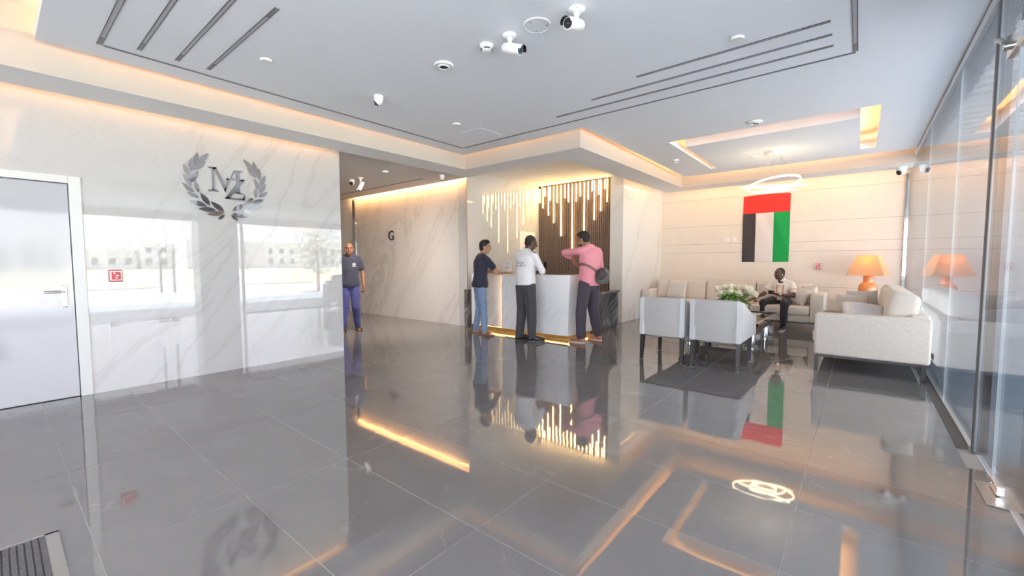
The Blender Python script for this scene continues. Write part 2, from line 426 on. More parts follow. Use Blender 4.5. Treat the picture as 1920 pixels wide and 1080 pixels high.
# ---- floor: grout bed and one tile per piece
fl = struct('floor', MB().box((-14.5, -3.2, -.20), (.66, 11.1, -.0007)), M['grout'])
TW, TD = 1.1985, .6033
def tile_mesh(w, d, name):
    m = MB(); nu, nv = 6, 4
    def fn(u, v):
        a, b = 2*u-1, 2*v-1
        return Vector(((u-.5)*w, (v-.5)*d, .00014*(abs(a)**4)+.00010*(abs(b)**4)))
    us = [0, .045, .3, .5, .7, .955, 1]; vs = [0, .08, .5, .92, 1]
    pts = [fn(u, v) for v in vs for u in us]; k = len(us)
    m.add(pts, [(j*k+i, j*k+i+1, (j+1)*k+i+1, (j+1)*k+i) for j in range(len(vs)-1) for i in range(k-1)])
    me = bpy.data.meshes.new(name); me.from_pydata([tuple(v) for v in m.v], [], m.f); me.materials.append(M['tile'])
    bm = bmesh.new(); bm.from_mesh(me)
    for f in bm.faces:
        if f.normal.z < 0: f.normal_flip()
        f.smooth = True
    c = [(-w/2, -d/2), (w/2, -d/2), (w/2, d/2), (-w/2, d/2)]
    for a in range(4):
        p, q = c[a], c[(a+1) % 4]
        bm.faces.new([bm.verts.new((p[0], p[1], -.006)), bm.verts.new((q[0], q[1], -.006)), bm.verts.new((q[0], q[1], .0)), bm.verts.new((p[0], p[1], .0))])
    bm.to_mesh(me); bm.free(); me.update(); return me
tm = tile_mesh(TW-.003, TD-.003, 'tile')
tcut = {}
x0 = -5.01-TW*5
for i in range(11):
    xa, xb = x0+i*TW, x0+(i+1)*TW
    for j in range(-4, 18):
        ya, yb = .247+j*TD, .247+(j+1)*TD
        if xb <= WX+.01 and yb < WY: continue
        if xb <= NX+.3 and ya > GY: continue
        if j < -1 and xb < -4.0: continue
        if xa > .55: continue
        xb2 = min(xb, .655 if yb < 4.4 else .575); w = xb2-xa
        if abs(w-TW) < .01: me = tm
        else:
            key = round(w, 3)
            if key not in tcut: tcut[key] = tile_mesh(w-.003, TD-.003, 'tile')
            me = tcut[key]
        o = link('tile', me, fl); o.location = ((xa+xb2)/2, (ya+yb)/2, 0)

# ---- walls
w = MB(); w.box((WX-.30, .595, 0), (WX, WY, 3.3)); w.box((WX-.30, -3.2, 0), (WX, -.54, 3.3)); w.box((WX-.30, -.54, 2.145), (WX, .595, 3.3))
wall_left = struct('wall_left', w, M['marble'])
struct('wall_front', MB().box((WX-.3, -3.25, 3.05), (GX+.1, -3.0, 3.4)).box((WX-.3, -3.25, 0), (-3.3, -3.0, 3.05)), M['marble'])
struct('wall_corridor', MB().box((-10.35, GY, 0), (NX-.25, GY+.25, 3.3)), M['marble2'])
struct('wall_corridor_end', MB().box((-14.5, GY+.05, 0), (-10.47, GY+.3, 3.3)).box((-14.7, 3.0, 0), (-14.5, GY+.3, 3.3)), M['marble3'])
struct('wall_corridor_near', MB().box((-14.5, WY-.30, 0), (WX-.30, WY, 3.3)), M['marble'])
struct('wall_reception', MB().box((NX-.25, GY+.25, 0), (NX, SY+.3, 3.36)).box((NX-.25, GY, 0), (NX, GY+.25, 3.36)), M['marble'])
struct('wall_pier', MB().box((-4.25, 8.60, 0), (PX, FY+.2, 3.36)), M['marble3'])
# panelled wall behind the lounge
wb = struct('wall_back', MB().box((PX-.1, FY+.006, 0), (GX+.1, FY+.25, 3.36)), plain('panel_joint', (.44, .385, .33), .7))
gz = [0.0, .78, 1.531, 1.733, 2.157, 2.797, 3.34]
for a, b in zip(gz[:-1], gz[1:]):
    part('panel', MB().box((PX, FY, a+.0035), (GX+.02, FY+.025, b-.0035)), M['stone_panel'], wb)
# slatted wall with its felt backing
ws = struct('wall_slatted', MB().box((NX-.1, SY+.03, 0), (-4.2, SY+.25, 3.36)), M['slat_back'])
pitch = .0475; n = int((-4.252-NX)/pitch)
sm = MB().box((-.0165, -.018, 0), (.0165, .012, 3.16)).mesh('slat', M['slat'])
for i in range(n):
    o = link('slat', sm, ws); o.location = (NX+.024+i*pitch, SY+.018, .005)

# ---- ceiling: deck, hung ceiling with recess, soffit ring, corridor and reception ceilings
struct('ceiling_deck', MB().box((-14.6, -3.3, ZD), (GX+.15, 11.2, ZD+.3)), M['cove'])
ci = MB(); t = ZC+.09
XL, XI = -5.12, -2.88
ci.box((XL, .31, ZC), (XI, 5.03, t)); ci.box((XI, .31, ZC), (.628, 6.45, t)); ci.box((XI, 6.45, ZC), (-2.26, 9.24, t))
ci.box((.13, 6.45, ZC), (.628, 9.24, t)); ci.box((-2.26, 8.77, ZC), (.13, 9.24, t)); ci.box((-2.15, 6.87, ZC), (-.06, 8.77, ZC+.15))
struct('ceiling', ci, M['ceiling'])
def soffit():
    m = MB()
    Fp = [(-5.28, -3.0, 2.86), (-5.16, 5.10, 2.86), (-2.98, 5.11, 2.86), (-3.07, 9.64, 2.93), (.645, 9.63, 2.93)]
    Bp = [(-5.80, -3.0, 2.86), (-5.62, 5.57, 2.86), (-3.50, 5.60, 2.86), (-3.55, 10.13, 2.93), (.645, 10.15, 2.93)]
    n = len(Fp); vs = Fp+Bp+[(x, y, ZD) for x, y, z in Fp]+[(x, y, ZD) for x, y, z in Bp]; fs = []
    for i in range(n-1):
        fs += [(i, i+1, n+i+1, n+i), (i, 2*n+i, 2*n+i+1, i+1), (n+i, n+i+1, 3*n+i+1, 3*n+i), (2*n+i, 3*n+i, 3*n+i+1, 2*n+i+1)]
    fs += [(0, n, 3*n, 2*n), (n-1, 3*n-1, 4*n-1, 2*n-1)]
    m.add(vs, fs)
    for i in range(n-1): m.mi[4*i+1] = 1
    return m
M['fascia'] = plain('fascia_lit_tone', (.60, .55, .49), .9, var=.01, scale=3)  # cove-lit peach tone and dimmed daylight are put into this colour
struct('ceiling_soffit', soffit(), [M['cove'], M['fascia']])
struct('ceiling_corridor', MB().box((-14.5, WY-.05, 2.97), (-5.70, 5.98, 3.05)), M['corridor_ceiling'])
struct('ceiling_reception', MB().box((NX, 5.60, 3.17), (-3.51, SY+.04, 3.25)), M['cove'])
# steel trims
struct('trim_1', MB().box((.62, FY-.03, 0), (.648, FY, 2.95)), M['chrome'])
struct('trim_2', MB().box((-10.47, GY-.02, 0), (-10.35, GY+.2, 2.98)), M['chrome'])
struct('trim_3', MB().box((NX-.006, GY-.003, 0), (NX+.003, GY+.006, 3.0)), M['brass'])  # brass colour stands in for an orange-lit glimmer on this corner
struct('trim_4', MB().box((.634, -3.0, 3.06), (.67, 10.85, 3.36)), M['frame_paint'])
struct('trim_5', MB().box((.575, 4.24, -.02), (.63, 10.85, .006)), M['slot'])

# ---- white door in the left wall
door = thing('door_1', (WX, .05, 0), None, None); door['kind'] = 'structure'
part('leaf', MB().rbox((WX-.05, -.45, .006), (WX-.002, .507, 2.072), .003, 1), M['door_paint'], door)
fr = MB()
for a, b in (((WX-.06, .512, 0), (WX+.022, .60, 2.15)), ((WX-.06, -.545, 0), (WX+.022, -.457, 2.15)), ((WX-.06, -.457, 2.078), (WX+.022, .512, 2.15))): fr.rbox(a, b, .006, 2)
part('frame', fr, M['frame_paint'], door)
part('rebate', MB().box((WX-.09, -.46, 0), (WX-.051, .53, 2.09)), M['slot'], door)
hd = part('handle', MB().rbox((WX-.002, .418, .89), (WX+.010, .462, 1.10), .005, 2), M['steel_light'], door)
part('lever', MB().tube([(WX+.008, .442, 1.04), (WX+.052, .442, 1.04), (WX+.058, .43, 1.04), (WX+.058, .31, 1.04)], [.009, .009, .010, .010], 12), M['steel_light'], hd, True)
part('lock_cylinder', MB().rbox((WX+.008, .424, .895), (WX+.016, .460, .945), .004, 2), M['steel'], hd)
part('hinge', MB().cyl((WX+.008, -.457, 1.7), (WX+.008, -.457, 1.8), .009), M['steel'], door)

# ---- glass front: three panes, post, doors
def pane(name, y0, y1, z0=.02, z1=3.03, extra=None):
    o = thing(name, (GX, (y0+y1)/2, 0), None, None); o['kind'] = 'structure'
    part('pane', MB().box((GX-.006, y0+.002, z0), (GX+.006, y1-.002, z1)), M['glass'], o)
    e = MB(); e.box((GX-.006, y0+.001, z0), (GX+.006, y0+.0022, z1)); e.box((GX-.006, y1-.0022, z0), (GX+.006, y1-.001, z1))
    part('edge', e, M['glass_edge'], o)
    return o
w1 = pane('window_1', 7.66, 10.84); w2 = pane('window_2', 5.55, 7.66); w3 = pane('window_3', 4.22, 5.55)
for o, a, b in ((w1, 7.66, 10.84), (w2, 5.55, 7.66), (w3, 4.22, 5.55)):
    part('rail', MB().box((GX-.02, a, 0), (GX+.02, b, .035)), M['steel_light'], o)
struct('trim_7', MB().rbox((GX-.012, 4.17, 0), (GX+.06, 4.22, 3.03), .004, 2), M['slot'])
for k in range(2):  # unseen windows behind the camera, added to let in more daylight
    xa = -3.3+k*1.94; o = thing('window_%d' % (7+k), (xa+.8, -3.1, 0), None, None); o['kind'] = 'structure'
    part('pane', MB().box((xa+.004, -3.106, .02), (xa+1.936, -3.094, 3.05)), M['glass'], o)
    part('mullion', MB().box((xa-.02, -3.13, 0), (xa+.02, -3.07, 3.05)), M['steel'], o)
w4 = pane('window_4', 3.66, 4.165)
w5 = pane('window_5', 3.66, 1.6, 2.56, 3.03); w6 = pane('window_6', -3.0, 1.55)
def glass_door(name, y0, y1, pivot, hy):
    o = thing(name, (GX, pivot, 0), None, None); o['kind'] = 'structure'
    part('pane', MB().box((GX-.006, y0, .012), (GX+.006, y1, 2.54)), M['glass'], o)
    e = MB(); e.box((GX-.0068, y0, .012), (GX+.0068, y0+.004, 2.54)); e.box((GX-.0068, y1-.004, .012), (GX+.0068, y1, 2.54))
    part('edge', e, M['glass_edge'], o)
    s = 1 if pivot == y1 else -1
    pf = part('patch_fitting', MB().rbox((GX-.018, pivot-s*.17, .008), (GX+.018, pivot, .06), .004, 2), M['steel_light'], o)
    part('screw', MB().cyl((GX-.021, pivot-s*.05, .034), (GX-.017, pivot-s*.05, .034), .008), M['steel'], pf)
    part('patch_fitting', MB().rbox((GX-.018, pivot-s*.17, 2.49), (GX+.018, pivot, 2.545), .004, 2), M['steel_light'], o)
    part('patch_fitting', MB().rbox((GX-.018, hy-.08, .008), (GX+.018, hy+.08, .06), .004, 2), M['steel_light'], o)
    part('floor_plate', MB().rbox((GX-.075, min(pivot, pivot-s*.30)-.02, .001), (GX+.075, max(pivot, pivot-s*.30)+.02, .005), .002, 1), M['steel'], o)
    part('handle', MB().cyl((GX-.055, hy, .62), (GX-.055, hy, 1.62), .016).cyl((GX+.055, hy, .62), (GX+.055, hy, 1.62), .016), M['steel'], o, True)
    part('standoff', MB().cyl((GX-.055, hy, .80), (GX+.055, hy, .80), .008).cyl((GX-.055, hy, 1.44), (GX+.055, hy, 1.44), .008), M['steel'], o, True)
glass_door('door_2', 2.615, 3.645, 3.645, 2.73)
glass_door('door_3', 1.585, 2.605, 1.585, 2.49)
# transom patch with glass clamp above door
tp = thing('door_closer_bracket', (GX, 3.70, 2.52), 'steel patch bracket clamping the glass above the right-hand glass door', 'bracket')
part('plate', MB().rbox((GX-.022, 3.52, 2.50), (GX+.022, 3.86, 2.60), .005, 2), M['steel_light'], tp)
part('bolt', MB().cyl((GX-.05, 3.78, 2.55), (GX+.05, 3.78, 2.55), .022, n=16), M['steel'], tp, True)
part('arm', MB().tube([(GX-.03, 3.86, 2.60), (GX-.05, 3.95, 2.66), (GX-.03, 4.06, 2.69)], [.016, .014, .016], 10), M['steel'], tp, True)
struct('wall_outer_pillar', MB().box((GX+.20, 3.30, -.1), (GX+.75, 4.16, 3.4)), M['pillar'])
struct('wall_sky_block', MB().box((GX+.05, 11.3, -.1), (4.4, 14, 3.6)), plain('sky_block_blue_grey', (.30, .36, .42), .5, var=.05, scale=2))  # added wall that blocks the bright sky behind the far panes
struct('window_frame_header', MB().box((GX-.03, -3.0, 2.98), (GX+.09, 4.2, 3.06)), M['frame_paint'])

# ---- outdoors, as seen mirrored in the polished walls and through the glass
M['walk'] = plain('pale_blue_paving', (.24, .31, .39), .35, var=.05, scale=3)
M['road'] = plain('grey_road', (.45, .44, .44), .85, var=.08, scale=1)
M['kerb'] = plain('pale_kerb', (.62, .60, .58), .8)
def field_mat():
    m, n, b = new_mat('sandy_field')
    mp = n.nodes.new('ShaderNodeMapping'); mp.inputs['Scale'].default_value = (.35, .06, 1); n.links.new(pos_node(n), mp.inputs[0])
    f = noise_tex(n, mp.outputs[0], 1.0, 4)
    r = n.nodes.new('ShaderNodeMapRange'); r.inputs[1].default_value = .4; r.inputs[2].default_value = .6; n.links.new(f, r.inputs[0])
    n.links.new(mixc(n, r.outputs[0], (.50, .47, .40), (.36, .40, .20)), b.inputs['Base Color']); b.inputs['Roughness'].default_value = .95; return m
struct('ground_walkway', MB().box((GX+.05, -30, -.12), (6.6, 40, -.02)), M['walk'])
struct('ground_forecourt', MB().box((-40, -30, -.12), (GX+.05, -3.2, -.02)), plain('pale_forecourt_paving', (.42, .41, .40), .6, var=.04, scale=3))
struct('ground_road', MB().box((6.6, -80, -.2), (19, 120, -.1)), M['road'])
struct('trim_8', MB().box((6.5, -80, -.15), (6.75, 120, -.03)).box((18.9, -80, -.15), (19.3, 120, -.03)), M['kerb'])
struct('ground_field', MB().box((19.2, -400, -.4), (900, 600, -.15)), field_mat())
M['canopy'] = plain('canopy_paint', (.62, .62, .60), .8, var=.02)
cn = struct('ceiling_canopy', MB().box((GX+.1, -3.4, 2.99), (5.0, 24, 3.20)).box((5.0, -3.4, 2.69), (5.2, 24, 3.9)).box((-15, -3.4, 3.7), (5.0, 24, 3.9)), M['slot'])
slm = MB().box((-2.1, -.06, 0), (2.1, .06, .05)).mesh('slat', M['canopy'])
for i in range(74):
    o = link('slat', slm, cn); o.location = (2.88, -3.2+i*.25, 2.94)
M['house'] = plain('white_render', (.86, .85, .83), .8, var=.03, scale=.2)
M['house2'] = plain('grey_render', (.62, .61, .62), .8, var=.03, scale=.2)
M['pane_dark'] = plain('dark_window_pane', (.10, .12, .15), .1)
random.seed(11)
hy = -34; k = 0
words = ['low white villa', 'white cube house', 'long grey villa', 'tall white house', 'white stepped villa', 'wide white house', 'grey cube house', 'small white villa', 'white block house', 'long white villa', 'grey stepped villa', 'white tower house']
while k < 12:
    wdt = random.choice((7, 9, 11, 13)); h = random.choice((4.5, 6, 7, 8)); x = random.uniform(112, 130)
    b = thing('villa', (x, hy+wdt/2, -.15), words[k] + ' across the field, number %s of the row counted from the south' % ['one', 'two', 'three', 'four', 'five', 'six', 'seven', 'eight', 'nine', 'ten', 'eleven', 'twelve'][k], 'house', 'villas across the field')
    hm = M['house2'] if 'grey' in words[k] else M['house']
    part('wall', MB().box((x, hy, -.15), (x+9, hy+wdt, h)), hm, b)
    part('parapet', MB().box((x-.2, hy-.2, h), (x+9.2, hy+wdt+.2, h+.5)), hm, b)
    part('roof_room', MB().box((x+2, hy+1.5, h+.5), (x+6, hy+wdt*.6, h+2.2)), hm, b)
    for j in range(int(wdt//3)):
        for fz in ((1.0, 2.6), (4.0, 5.4)):
            if fz[1] > h-.4: continue
            part('window', MB().box((x-.05, hy+1+j*3, fz[0]), (x+.05, hy+2.2+j*3, fz[1])), M['pane_dark'], b)
    hy += wdt+random.uniform(.8, 4); k += 1
# street tree
tr = thing('street_tree', (9.6, 10.6, -.1), 'leafy street tree at the kerb, mirrored at the right end of the marble wall', 'tree')
part('trunk', MB().tube([(9.6, 10.6, -.1), (9.62, 10.62, 1.2), (9.55, 10.55, 2.2)], [.09, .07, .05], 10), M['wood'], tr, True)
M['tree_leaf'] = plain('dusty_leaf', (.20, .25, .13), .7, var=.4, scale=10)
lf = MB(); random.seed(5)
for i in range(900):
    d = Vector((random.gauss(0, 1), random.gauss(0, 1), random.gauss(0, 1))).normalized()*random.random()**.4
    c = Vector((9.6+d.x*1.1, 10.7+d.y*1.15, 2.0+d.z*1.35)); a = Vector((random.gauss(0, 1), random.gauss(0, 1), random.gauss(0, 1))).normalized(); bb = a.orthogonal().normalized()
    s_ = random.uniform(.06, .12); lf.add([c-a*s_, c+bb*s_*.4, c+a*s_, c-bb*s_*.4], [(0, 1, 2, 3)])
tag(part('foliage', lf, M['tree_leaf'], tr), kind='stuff')

# ================================================================== THINGS ON THE LEFT WALL
#EMBLEM
LEAF = [(1.575, 2.466, 1.672, 2.588), (1.536, 2.427, 1.561, 2.574), (1.527, 2.375, 1.637, 2.483), (1.497, 2.35, 1.5, 2.499), (1.481, 2.286, 1.425, 2.426), (1.495, 2.231, 1.557, 2.371), (1.494, 2.187, 1.419, 2.318), (1.555, 2.122, 1.53, 2.252), (1.514, 2.119, 1.404, 2.214), (1.664, 1.983, 1.57, 2.126), (1.557, 2.060, 1.446, 2.116), (1.633, 1.975, 1.466, 2.018), (1.721, 1.936, 1.548, 1.936), (1.806, 1.924, 1.669, 2.032), (1.805, 1.912, 1.63, 1.880), (1.81, 1.891, 1.738, 1.824), (2.126, 2.466, 2.035, 2.585), (2.171, 2.428, 2.143, 2.577), (2.171, 2.379, 2.067, 2.482), (2.204, 2.352, 2.204, 2.5), (2.215, 2.288, 2.278, 2.425), (2.2, 2.232, 2.145, 2.369), (2.202, 2.194, 2.28, 2.317), (2.154, 2.127, 2.166, 2.254), (2.189, 2.143, 2.299, 2.217), (2.036, 2.029, 2.125, 2.124), (2.101, 2.044, 2.244, 2.116), (1.894, 1.944, 2.028, 2.037), (2.060, 1.990, 2.216, 2.018), (1.990, 1.945, 2.134, 1.945), (1.888, 1.905, 2.057, 1.882), (1.876, 1.893, 1.95, 1.825)]
EMB_M = [[(1.656, 2.435), (1.744, 2.438), (1.747, 2.42), (1.698, 2.416), (1.664, 2.422)], [(1.698, 2.424), (1.724, 2.425), (1.715, 2.17), (1.695, 2.167)], [(1.652, 2.165), (1.696, 2.177), (1.718, 2.18), (1.757, 2.164), (1.755, 2.154), (1.652, 2.152)], [(1.705, 2.432), (1.742, 2.438), (1.839, 2.231), (1.826, 2.15)], [(1.826, 2.15), (1.815, 2.183), (1.923, 2.429), (1.938, 2.435)], [(1.934, 2.436), (2.025, 2.437), (2.023, 2.426), (1.981, 2.409), (1.937, 2.419)], [(1.944, 2.416), (1.985, 2.414), (1.984, 2.163), (1.946, 2.165)], [(1.928, 2.162), (1.95, 2.173), (1.984, 2.173), (2.021, 2.16), (2.02, 2.152), (1.922, 2.153)]]
EMB_Z = [[(1.842, 2.329), (2.037, 2.335), (2.019, 2.312), (1.842, 2.305)], [(1.842, 2.329), (1.869, 2.313), (1.855, 2.27), (1.84, 2.26)], [(1.97, 2.316), (2.037, 2.335), (1.87, 2.091), (1.812, 2.079)], [(1.812, 2.079), (1.834, 2.099), (2.027, 2.104), (2.025, 2.078)], [(2.016, 2.124), (2.036, 2.152), (2.025, 2.078), (2.007, 2.085)]]
emb = thing('wall_emblem', (WX, 1.85, 2.2), 'polished metal laurel wreath emblem with the letters M and Z on the white marble wall', 'emblem')
def lens(y0, z0, y1, z1, wr=.17, n=7):
    a = Vector((y0, z0)); b = Vector((y1, z1)); d = b-a; p = Vector((-d.y, d.x))
    top = [a+d*(i/n)+p*wr*math.sin(PI*(i/n)**.9) for i in range(n+1)]; bot = [a+d*(i/n)-p*wr*math.sin(PI*(i/n)**.9) for i in range(n-1, 0, -1)]
    return [(q.x, q.y) for q in top+bot]
def plate(name, polys, x0, h, par):
    m = MB()
    for q in polys:
        k0 = len(m.f); m.prism(q, h, (x0, 0, 0), (0, 1, 0), (0, 0, 1), (1, 0, 0))
        for i in range(k0+2, len(m.f)): m.mi[i] = 1
    return part(name, m, [M['mirror_grey'], M['gold']], par)
for L in LEAF: plate('leaf', [lens(*L)], WX+.001, .014, emb)
plate('letter_m', EMB_M, WX+.001, .012, emb); plate('letter_z', EMB_Z, WX+.003, .020, emb)

def call_point(o, plane, lab):
    """red break-glass call point; plane gives (origin, across, normal)"""
    O, A, N = map(Vector, plane); U = Vector((0, 0, 1))
    t = thing('fire_call_point', O, lab, 'fire alarm')
    m4 = frame_m(O, A, U, N)
    part('back_box', MB().rbox((-.052, -.062, 0), (.052, .062, .022), .008, 2).move(m4), M['red'], t)
    part('cover', MB().rbox((-.048, -.050, .022), (.048, .052, .036), .006, 2).move(m4), M['white_plastic'], t)
    part('call_plate', MB().rbox((-.035, -.038, .036), (.035, .040, .040), .003, 1).move(m4), M['red'], t)
    part('symbol', MB().cyl((-.014, .026, .040), (-.014, .026, .042), .008).box((-.004, -.004, .040), (.02, .010, .042)).box((-.010, -.026, .040), (.014, -.016, .042)).move(m4), M['white_plastic'], t)
    return t
call_point(0, ((WX, .813, 1.183), (0, 1, 0), (1, 0, 0)), 'red fire alarm call point on the white marble wall beside the white door')
call_point(0, ((-.665, FY, 1.215), (1, 0, 0), (0, -1, 0)), 'red fire alarm call point on the beige panelled wall below right of the flag')

# ================================================================== BACK WALL: flag, switches
fg = thing('wall_flag', (-1.64, FY-.01, 1.31), 'flag with red band over black, white and green stripes hung on beige wall', 'flag')
fx0, fx1, fz0, fz1 = -2.09, -1.19, 1.31, 2.775
for nm, c in (('red', (.80, .035, .03)), ('blk', (.045, .04, .045)), ('wht', (.72, .68, .66)), ('grn', (.0, .34, .07))): M['flag_'+nm] = fabric('flag_'+nm, c, .8, 300, contrast=.05)
def flag_piece(name, xa, xb, za, zb, m):
    def fn(u, v):
        x = xa+(xb-xa)*u; z = za+(zb-za)*v
        sag = -.05*((fz1-z)/(fz1-fz0))*0
        y = FY-.014-.006*math.sin(x*17+z*3)-.004*math.sin(z*9+x*21)
        return Vector((x, y, z+.02*math.sin((x-fx0)*3.3)*(1 if zb == fz1 and v == 1 else 0)))
    mb = MB(); mb.grid(fn, 10, 12); k = len(mb.v)
    mb.add([v+Vector((0, .004, 0)) for v in mb.v[:k]], [tuple(reversed(f)) for f in mb.f])
    return part(name, mb, m, fg, 'all', label=None)
for nm, a, b, c, d, m in (('red_band', fx0, fx1, 2.39, fz1, 'flag_red'), ('black_stripe', fx0, fx0+.255, fz0, 2.39, 'flag_blk'), ('white_stripe', fx0+.255, fx0+.60, fz0, 2.39, 'flag_wht'), ('green_stripe', fx0+.60, fx1, fz0, 2.39, 'flag_grn')):
    flag_piece(nm, a, b, c, d, M[m])
for x, lab in ((-2.395, 'white switch plate on the beige wall, farther from the flag'), (-2.245, 'white switch plate on the beige wall, right beside the flag')):
    s_ = thing('switch_plate', (x, FY, 1.82), lab, 'switch', 'switch plates beside the flag')
    part('plate', MB().rbox((x-.045, FY-.012, 1.775), (x+.045, FY, 1.865), .006, 2), M['white_plastic'], s_)
    part('rocker', MB().rbox((x-.022, FY-.018, 1.79), (x+.022, FY-.012, 1.85), .004, 1), M['white_plastic'], s_)
# letter G on the corridor wall
gl = text_mesh('G', .33, .008); gl.move(frame_m((-8.78, GY-.010, 1.95), (1, 0, 0), (0, 0, 1), (0, -1, 0)))
tag(part('floor_letter', gl, M['ink']), 'black letter G fixed on the veined marble corridor wall', 'sign')
# poster on the reception side wall
tag(part('notice_board', MB().rbox((NX+.001, 7.87, 1.05), (NX+.012, 8.48, 2.04), .003, 1), M['white_matte']), 'plain white board on the marble side wall behind the reception desk', 'board')

# ================================================================== LIGHT BARS ON THE SLATS
BARS = [(-6.153, 3.107, 2.769), (-6.053, 3.128, 2.631), (-5.995, 3.122, 2.915), (-5.89, 3.131, 2.447), (-5.839, 3.126, 2.802), (-5.737, 3.125, 2.254), (-5.636, 3.134, 2.727), (-5.531, 3.132, 1.934), (-5.43, 3.131, 2.822), (-5.328, 3.129, 2.715), (-5.221, 3.127, 1.57), (-5.119, 3.125, 2.71), (-5.016, 3.129, 2.822), (-4.911, 3.13, 1.858), (-4.808, 3.132, 2.728), (-4.71, 3.132, 2.904), (-4.652, 3.132, 2.26), (-4.549, 3.135, 2.808), (-4.495, 3.133, 2.445), (-4.398, 3.132, 2.918), (-4.341, 3.133, 2.639)]
lb = thing('light_cascade', (-5.22, SY-.02, 1.57), 'cascade of glowing vertical light bars of many lengths on the dark slatted wall', 'light')
for x, a, b in BARS:
    q = part('light_bar', MB().rbox((x-.0095, SY-.036, b), (x+.0095, SY-.016, a), .004, 2), M['led'], lb)
    part('channel', MB().box((x-.012, SY-.018, b-.004), (x+.012, SY, a+.004)), M['steel'], q)

# ================================================================== RECEPTION DESK
dk = thing('reception_desk', (-4.8, 6.45, 0), 'white marble reception desk on a brass plinth with a glowing strip below', 'desk')
DF, DR, DB = 5.98, -3.69, 6.95
part('front_panel', MB().rbox((-5.13, DF, .085), (DR, DF+.04, 1.085), .004, 1), M['desk_marble'], dk)
part('front_panel', MB().rbox((-5.98, DF+.07, .085), (-5.12, DF+.11, 1.085), .004, 1), M['desk_marble'], dk)
part('side_panel', MB().rbox((DR-.04, DF+.04, .085), (DR, DB, 1.085), .004, 1), M['desk_marble'], dk)
part('end_panel', MB().rbox((-5.99, DF+.11, .085), (-5.95, DB, 1.085), .004, 1), M['desk_marble'], dk)
tpb = MB().rbox((-5.13, DF, 1.075), (DR, DF+.30, 1.10), .004, 1); tpb.rbox((DR-.30, DF+.30, 1.075), (DR, DB, 1.10), .004, 1); tpb.rbox((-5.99, DF+.07, 1.075), (-5.13, DF+.30, 1.10), .004, 1)
part('counter_top', tpb, M['desk_marble'], dk)
part('work_surface', MB().box((-5.95, DF+.30, .72), (DR-.04, DB, .75)), M['dark_marble'], dk)
part('plinth', MB().box((-5.93, DF+.16, 0), (DR-.10, DB-.05, .085)), M['brass'], dk)
part('light_strip', MB().box((-5.9, DF+.135, .070), (DR-.05, DF+.15, .083)).box((DR-.085, DF+.15, .070), (DR-.07, DB-.05, .083)), M['led_gold'], dk)
part('light_strip', MB().box((-5.145, DF+.045, .10), (-5.132, DF+.068, 1.06)), M['led_gold'], dk)
# dark marble return desk behind, ends showing on both sides
rd = thing('return_desk', (-3.85, 7.4, 0), 'low dark marble side desk with an end leg, right of the white reception desk', 'desk')
part('desk_top', MB().rbox((-4.55, 6.96, .715), (-3.68, 7.90, .76), .004, 1), M['dark_marble'], rd)
part('end_leg', MB().rbox((-4.55, 7.80, 0), (-3.69, 7.86, .715), .004, 1), M['dark_marble'], rd)
part('back_panel', MB().rbox((-3.90, 6.98, 0), (-3.86, 7.80, .715), .003, 1), M['dark_marble'], rd)
tag(part('side_cabinet', MB().rbox((-6.165, 6.03, 0), (-6.10, 6.15, .77), .004, 1), M['dark_marble']), 'narrow dark marble stand between the reception desk and the corridor wall', 'stand')
# things on the desk
sg = thing('desk_sign', (-5.12, 6.14, 1.10), 'small upright white notice card in a wooden base on the reception desk', 'sign')
part('base', MB().rbox((-5.22, 6.12, 1.10), (-5.02, 6.20, 1.135), .006, 2), M['wood'], sg)
part('card', MB().box((-5.205, 6.155, 1.13), (-5.035, 6.160, 1.345)), M['paper'], sg)
ink = MB().box((-5.19, 6.153, 1.215), (-5.07, 6.156, 1.224)).box((-5.19, 6.153, 1.195), (-5.13, 6.156, 1.201)).box((-5.16, 6.153, 1.165), (-5.10, 6.156, 1.170))
for s_ in (-1, 1):
    ink.tube([(-5.12+s_*.006, 6.1545, 1.262), (-5.12+s_*.026, 6.1545, 1.28), (-5.12+s_*.028, 6.1545, 1.305), (-5.12+s_*.016, 6.1545, 1.322)], [.003, .005, .005, .002], 6)
part('printed_text', ink, M['ink_grey'], sg)
mo = thing('desk_monitor', (-4.85, 6.45, 1.0), 'black monitor back just showing over the reception desk, right of the notice card', 'monitor')
part('screen', MB().rbox((-5.02, 6.36, .86), (-4.60, 6.39, 1.155), .008, 2), M['black'], mo)
part('stand', MB().box((-4.84, 6.39, .78), (-4.78, 6.42, 1.0)).rbox((-4.93, 6.33, .75), (-4.69, 6.50, .775), .008, 2), M['black'], mo)

# ================================================================== CEILING DEVICES
def disc(x, y, z, r, lab, name='ceiling_disc', g=None, h=.018, center=False, cat='ceiling fitting'):
    o = thing(name, (x, y, z), lab, cat, g)
    part('cover', MB().lathe([(r*.97, 0), (r, -h*.4), (r*.93, -h), (r*.5, -h*1.05)], (x, y, z), 28), M['white_plastic'], o, True)
    if center:
        part('rim', MB().lathe([(r*.62, -h*1.0), (r*.60, -h*1.5), (r*.45, -h*1.5), (r*.42, -h*1.05)], (x, y, z), 24), M['white_matte'], o, True)
        part('lens', MB().ell((x, y, z-h*1.3), (r*.26, r*.26, r*.16)), M['clear'], o, True)
    return o
disc(-4.075, 1.61, ZC, .048, 'white round cover on the ceiling, near the left linear diffusers')
disc(-2.955, 2.66, ZC, .088, 'white round ceiling fitting with a clear centre lens, left of the smoke detector', center=True, name='emergency_light')
disc(-4.055, 3.855, ZC, .05, 'small white round cover on the ceiling near the corner of the thin slot line')
disc(-.815, 3.83, ZC, .05, 'white round cover on the ceiling just above the right linear diffusers')
disc(-1.09, 6.21, ZC, .085, 'pale round ceiling fitting with a lens on the near side of the lit recess', center=True, name='emergency_light')
